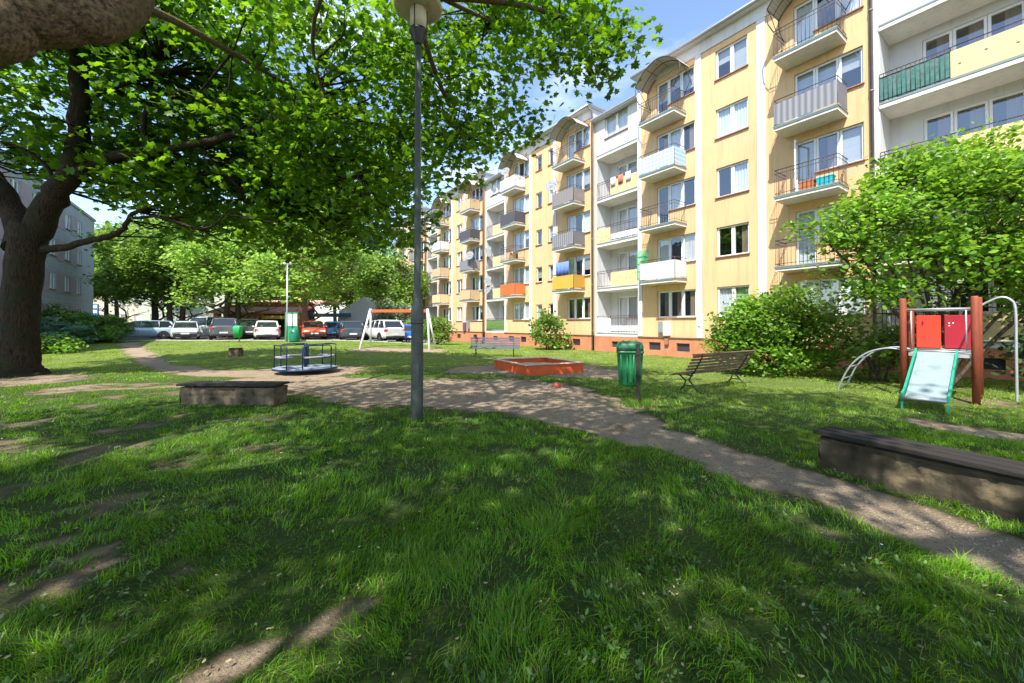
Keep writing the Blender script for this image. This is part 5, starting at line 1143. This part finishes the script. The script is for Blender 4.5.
# ---- sandbox
ORG = mat('orange_painted_board', (.62, .10, .02), .6, var=.14, scale=3, dirt=((.32, .10, .05), 6, .6), bump=.15); PALEW = mat('pale_edge_board', (.50, .40, .32), .75, var=.2, scale=4)
sx, sy = .44, 12.62; ax_ = math.atan2(.95, 1.98); o = empty('sandbox', (sx, sy, ztf(sx, sy)), ax_, label='orange painted wooden sandbox with pale top edge boards', cat='sandbox')
A, B = 2.2, 2.5; h = .29; boards = [(0, A, 0, .04), (0, A, B-.04, B), (0, .04, .042, B-.042), (A-.04, A, .042, B-.042)]
for b_ in boards: q = MB(); q.bbox(b_[0], b_[1], b_[2], b_[3], -.08, h, .006); q.build('side_board', ORG, o)
q = MB()
for b_ in ((-.05, A+.05, -.05, .12), (-.05, A+.05, B-.12, B+.05), (-.05, .12, .122, B-.122), (A-.12, A+.05, .122, B-.122)): q.bbox(b_[0], b_[1], b_[2], b_[3], h+.002, h+.03, .005)
q.build('top_board', PALEW, o)
gx, gy = np.meshgrid(np.linspace(.04, A-.04, 30), np.linspace(.04, B-.04, 34)); gz = .07+.09*fnoise(gx*2, gy*2, 3, 3); i_ = np.arange(30*34).reshape(34, 30)
qd = np.stack([i_[:-1, :-1], i_[:-1, 1:], i_[1:, 1:], i_[1:, :-1]], -1).reshape(-1, 4)
s_ = fastmesh('sand', np.stack([gx.ravel(), gy.ravel(), gz.ravel()], 1), [qd], mat('sand', (.42, .36, .27), .95, var=.15, scale=20, bump=.5, bscale=60), True, o)
x, y = gp(557, 386.5); q = MB(); q.lathe([(.05, 0), (.075, .03), (.08, .08), (.065, .11), (.03, .12)], 14); q.tube([(.06, 0, .06), (.14, .03, .04)], .012, 6); t_ = q.build('sand_mould', mat('red_toy_plastic', (.7, .10, .07), .4), None, (x, y, ztf(x, y)-.02)); tag(t_, 'small red plastic sand mould lying on the dirt before the sandbox', 'toy')
# ---- merry-go-round
BLU = mat('blue_painted_steel', (.012, .03, .075), .45, .3, var=.15); DECK = mat('grey_blue_deck', (.25, .29, .36), .7, var=.2, scale=5)
mx_, my_ = gp(306, 371); my_ = 13.6; mx_ = px2x(306, my_); o = empty('merry_go_round', (mx_, my_, ztf(mx_, my_)), R(10), label='round blue playground roundabout with rails and seats', cat='merry go round')
q = MB(); q.lathe([(.9, .10), (1.0, .115), (1.0, .165), (.97, .17)], 40, 0); q.lathe([(.2, 0), (.25, .1)], 16, 0); q.build('rim', BLU, o)
q = MB(); q.lathe([(.02, .171), (.975, .175)], 40); q.build('deck', DECK, o)
q = MB(); q.lathe([(.06, .17), (.06, .93), (.05, .97)], 16); q.build('centre_post', BLU, o)
q = MB()
for k in range(4):
    a0 = R(90*k+12); a1 = R(90*k+72)
    arc = [(.93*math.cos(a0+(a1-a0)*i/8), .93*math.sin(a0+(a1-a0)*i/8)) for i in range(9)]
    q.tube([(arc[0][0], arc[0][1], .17), (arc[0][0], arc[0][1], .88)]+[(p[0], p[1], .93) for p in arc[1:-1]]+[(arc[-1][0], arc[-1][1], .88), (arc[-1][0], arc[-1][1], .17)], .02, 6)
    q.tube([(0, 0, .93), (arc[4][0], arc[4][1], .93)], .018, 6); q.tube([(arc[0][0], arc[0][1], .52)]+[(p[0], p[1], .52) for p in arc[1:]], .014, 6)
q.build('handrail', BLU, o)
for k in range(4):
    a0 = R(90*k+12); a1 = R(90*k+72); q = MB(); vs = []
    for i in range(9):
        a_ = a0+(a1-a0)*i/8
        for r_, z in ((.62, .53), (.9, .53), (.9, .56), (.62, .56)): vs.append([(r_*math.cos(a_), r_*math.sin(a_), z)])
    q.loft([[vs[4*i+j][0] for j in range(4)] for i in range(9)], 0, True, False); q.build('seat', mat('lilac_seat', (.33, .30, .36), .6), o)
# ---- swing
x0_, x1_ = px2x(367, 23.6), px2x(430, 23.9); cx_ = (x0_+x1_)/2; o = empty('swing_frame', (cx_, 23.8, ztf(cx_, 23.8)), R(-1.5), label='white legged swing frame with orange top bar and no seats', cat='swing')
hl = (x1_-x0_)/2-.1; q = MB(); q.bbox(-hl, hl, -.06, .06, 2.1, 2.26, .01); q.build('top_bar', mat('orange_red_bar', (.72, .12, .03), .5), o)
for s in (-1, 1):
    for t in (-1, 1): q = MB(); q.tube([(s*(hl-.02), t*.04, 2.3), (s*(hl+.3), t*.85, -.15)], .055, 10); q.build('leg', FRAMEW, o)
# ---- play tower with slide
PW = mat('red_brown_post', (.25, .055, .026), .6, var=.2, scale=3, stretch=(8, 8, 1), bump=.2, dirt=((.14, .05, .035), 4, .55)); TEAL = mat('teal_plastic', (.015, .33, .20), .4); STEEL = mat('slide_steel', (.27, .335, .345), .6, .25, var=.06, scale=5, dirt=((.20, .26, .27), 3, .52))
o = empty('play_tower', (8.7, 8.9, ztf(8.7, 8.9)), R(-52), label='playground climbing tower with red brown posts, red panels, ladder arch and pipe', cat='play tower')
WT, DT = 1.05, 1.0
for (a_, b_), hh in zip([(0, 0), (WT, 0), (0, DT), (WT, DT)], (2.18, 2.18, 2.22, 2.2)):
    q = MB(); q.lathe([(.06, -.2), (.06, hh-.03), (.048, hh)], 14, 0, (a_, b_, 0)); q.build('post', PW, o)
q = MB(); q.box(.08, WT-.08, .0, DT+.02, .92, .99); q.build('platform', mat('grey_platform', (.3, .3, .3), .8, var=.2), o)
q = MB()
for a_, b_ in (((0, 0), (WT, 0)), ((0, DT), (WT, DT))):
    q.tube([(a_[0], a_[1], 1.93), (b_[0], b_[1], 1.93)], .024, 8)
q.tube([(0, 0, 1.04), (WT, 0, 1.04)], .018, 8); q.tube([(0, DT, 1.04), (WT, DT, 1.04)], .018, 8)
for xx in (.13, WT-.12): q.tube([(xx, 0, 1.04), (xx, 0, 1.93)], .015, 6)
q.tube([(WT, 0, 1.93), (WT, DT, 1.93)], .02, 8); q.build('guard_rail', GALV, o)
for (a_, b_, c_, lab) in ((.09, .49, (.60, .045, .022), 'orange red guard panel'), (.54, .96, (.33, .012, .028), 'crimson guard panel with small holes')):
    q = MB(); q.bbox(a_, b_, DT-.03, DT, 1.06, 1.82, .012)
    if a_ > .3:
        for xx, zz in ((.62, 1.64), (.68, 1.64), (.62, 1.58)): q.box(xx-.012, xx+.012, DT-.034, DT-.031, zz-.012, zz+.012, 1)
    pm = q.build('guard_panel', [mat('panel%.2f' % a_, c_, .45, var=.06), FRAMEW], o); pm['label'] = lab
q = MB(); rails = []
for dy in (.12, DT-.12):
    P_, R_ = smooth_path([(0, dy, 1.03), (-.3, dy, 1.06), (-.66, dy, .92), (-.96, dy, .58), (-1.16, dy, .1), (-1.2, dy, -.1)], [.02]*6, 5); rails.append(P_); q.tube(P_, .02, 7)
for i in range(3, len(rails[0])-2, 3): q.tube([rails[0][i], rails[1][i]], .015, 6)
q.build('ladder', GALV, o)
q = MB(); P_, R_ = smooth_path([(WT, DT, 1.98), (WT+.12, DT, 2.08), (WT+.3, DT, 2.18), (WT+.44, DT, 2.12), (WT+.5, DT, 1.9), (WT+.5, DT, 1.0), (WT+.5, DT, -.15)], [.024]*7, 6); q.tube(P_, .024, 8); q.build('climbing_pipe', GALV, o)
XL, wS, LS = .22, .57, 1.72
def sp(t, u, dz=0):
    zz = 1.02*(1-t)+.16*t if t < .86 else (1.02*.14+.16*.86)-.04*(t-.86)/.14
    return (XL+u*wS, -.05-LS*t, zz+dz)
q = MB(); vs = []; n = 16
for i in range(n+1): vs += [sp(i/n, .03), sp(i/n, .97)]
for i in range(n+1): vs += [sp(i/n, .03, -.012), sp(i/n, .97, -.012)]
o2 = 2*(n+1); q.add(vs, [(2*i, 2*i+1, 2*i+3, 2*i+2) for i in range(n)]+[(o2+2*i, o2+2*i+2, o2+2*i+3, o2+2*i+1) for i in range(n)]+[(2*n, 2*n+1, o2+2*n+1, o2+2*n)], 0, True); sld = q.build('slide', STEEL, o)
q = MB()
for u in (0, 1):
    rings = []
    for i in range(n+1):
        p = sp(i/n, u); e = -.03 if u == 0 else 0; rings.append([(p[0]+e, p[1], p[2]-.06), (p[0]+e+.03, p[1], p[2]-.06), (p[0]+e+.03, p[1], p[2]+.07), (p[0]+e, p[1], p[2]+.07)])
    q.loft(rings, 0, True, False); p = sp(1, u); q.box(p[0]-.03*(1-u), p[0]-.03*(1-u)+.03, p[1], p[1]+.1, -.1, p[2]-.1)
q.build('slide_side', TEAL, sld)
q = MB(); a_, b_ = sp(1, 0.0), sp(1, 1.0); q.tube([(a_[0], a_[1]-.01, a_[2]-.02), (b_[0], b_[1]-.01, b_[2]-.02)], .035, 8); q.build('end_bar', GALV, sld)
# ---- notice board and recycling bell
x = px2x(291.5, 28.4); o = empty('notice_board', (x, 28.4, ztf(x, 28.4)), 0, label='green framed notice board with pale sheet above a green panel', cat='notice board')
BGN = mat('board_green', (.03, .28, .12), .5); q = MB()
for s in (-.42, .42): q.box(s-.03, s+.03, -.03, .03, 0, 2.05)
q.box(-.42, .42, -.04, .04, 1.97, 2.05); q.box(-.42, .42, -.035, .035, 1.02, 1.1); q.build('frame', BGN, o)
q = MB(); q.box(-.38, .38, -.012, .012, 1.1, 1.97); q.build('sheet', FRAMEW, o); q = MB(); q.box(-.38, .38, -.012, .012, .15, 1.02); q.build('lower_panel', BGN, o)
q = MB(); q.box(-.25, .25, -.016, -.0125, 1.2, 1.24); q.build('stripe', REDL, o)
x = px2x(292.5, 27.4)+.15; o = empty('recycling_container', (x, 27.4, ztf(x, 27.4)), 0, label='dark green bell shaped recycling container below the notice board', cat='container')
q = MB(); q.lathe([(.30, 0), (.34, .1), (.33, .55), (.26, .8), (.12, .93), (.03, .95)], 18); q.build('shell', mat('deep_green_plastic', (.01, .17, .1), .4), o); q = MB(); q.lathe([(.06, 0), (.06, .02)], 12); q.xform(Matrix.Translation((0, -.31, .66)) @ Matrix.Rotation(R(80), 4, 'X')); q.build('opening', BLK, o)
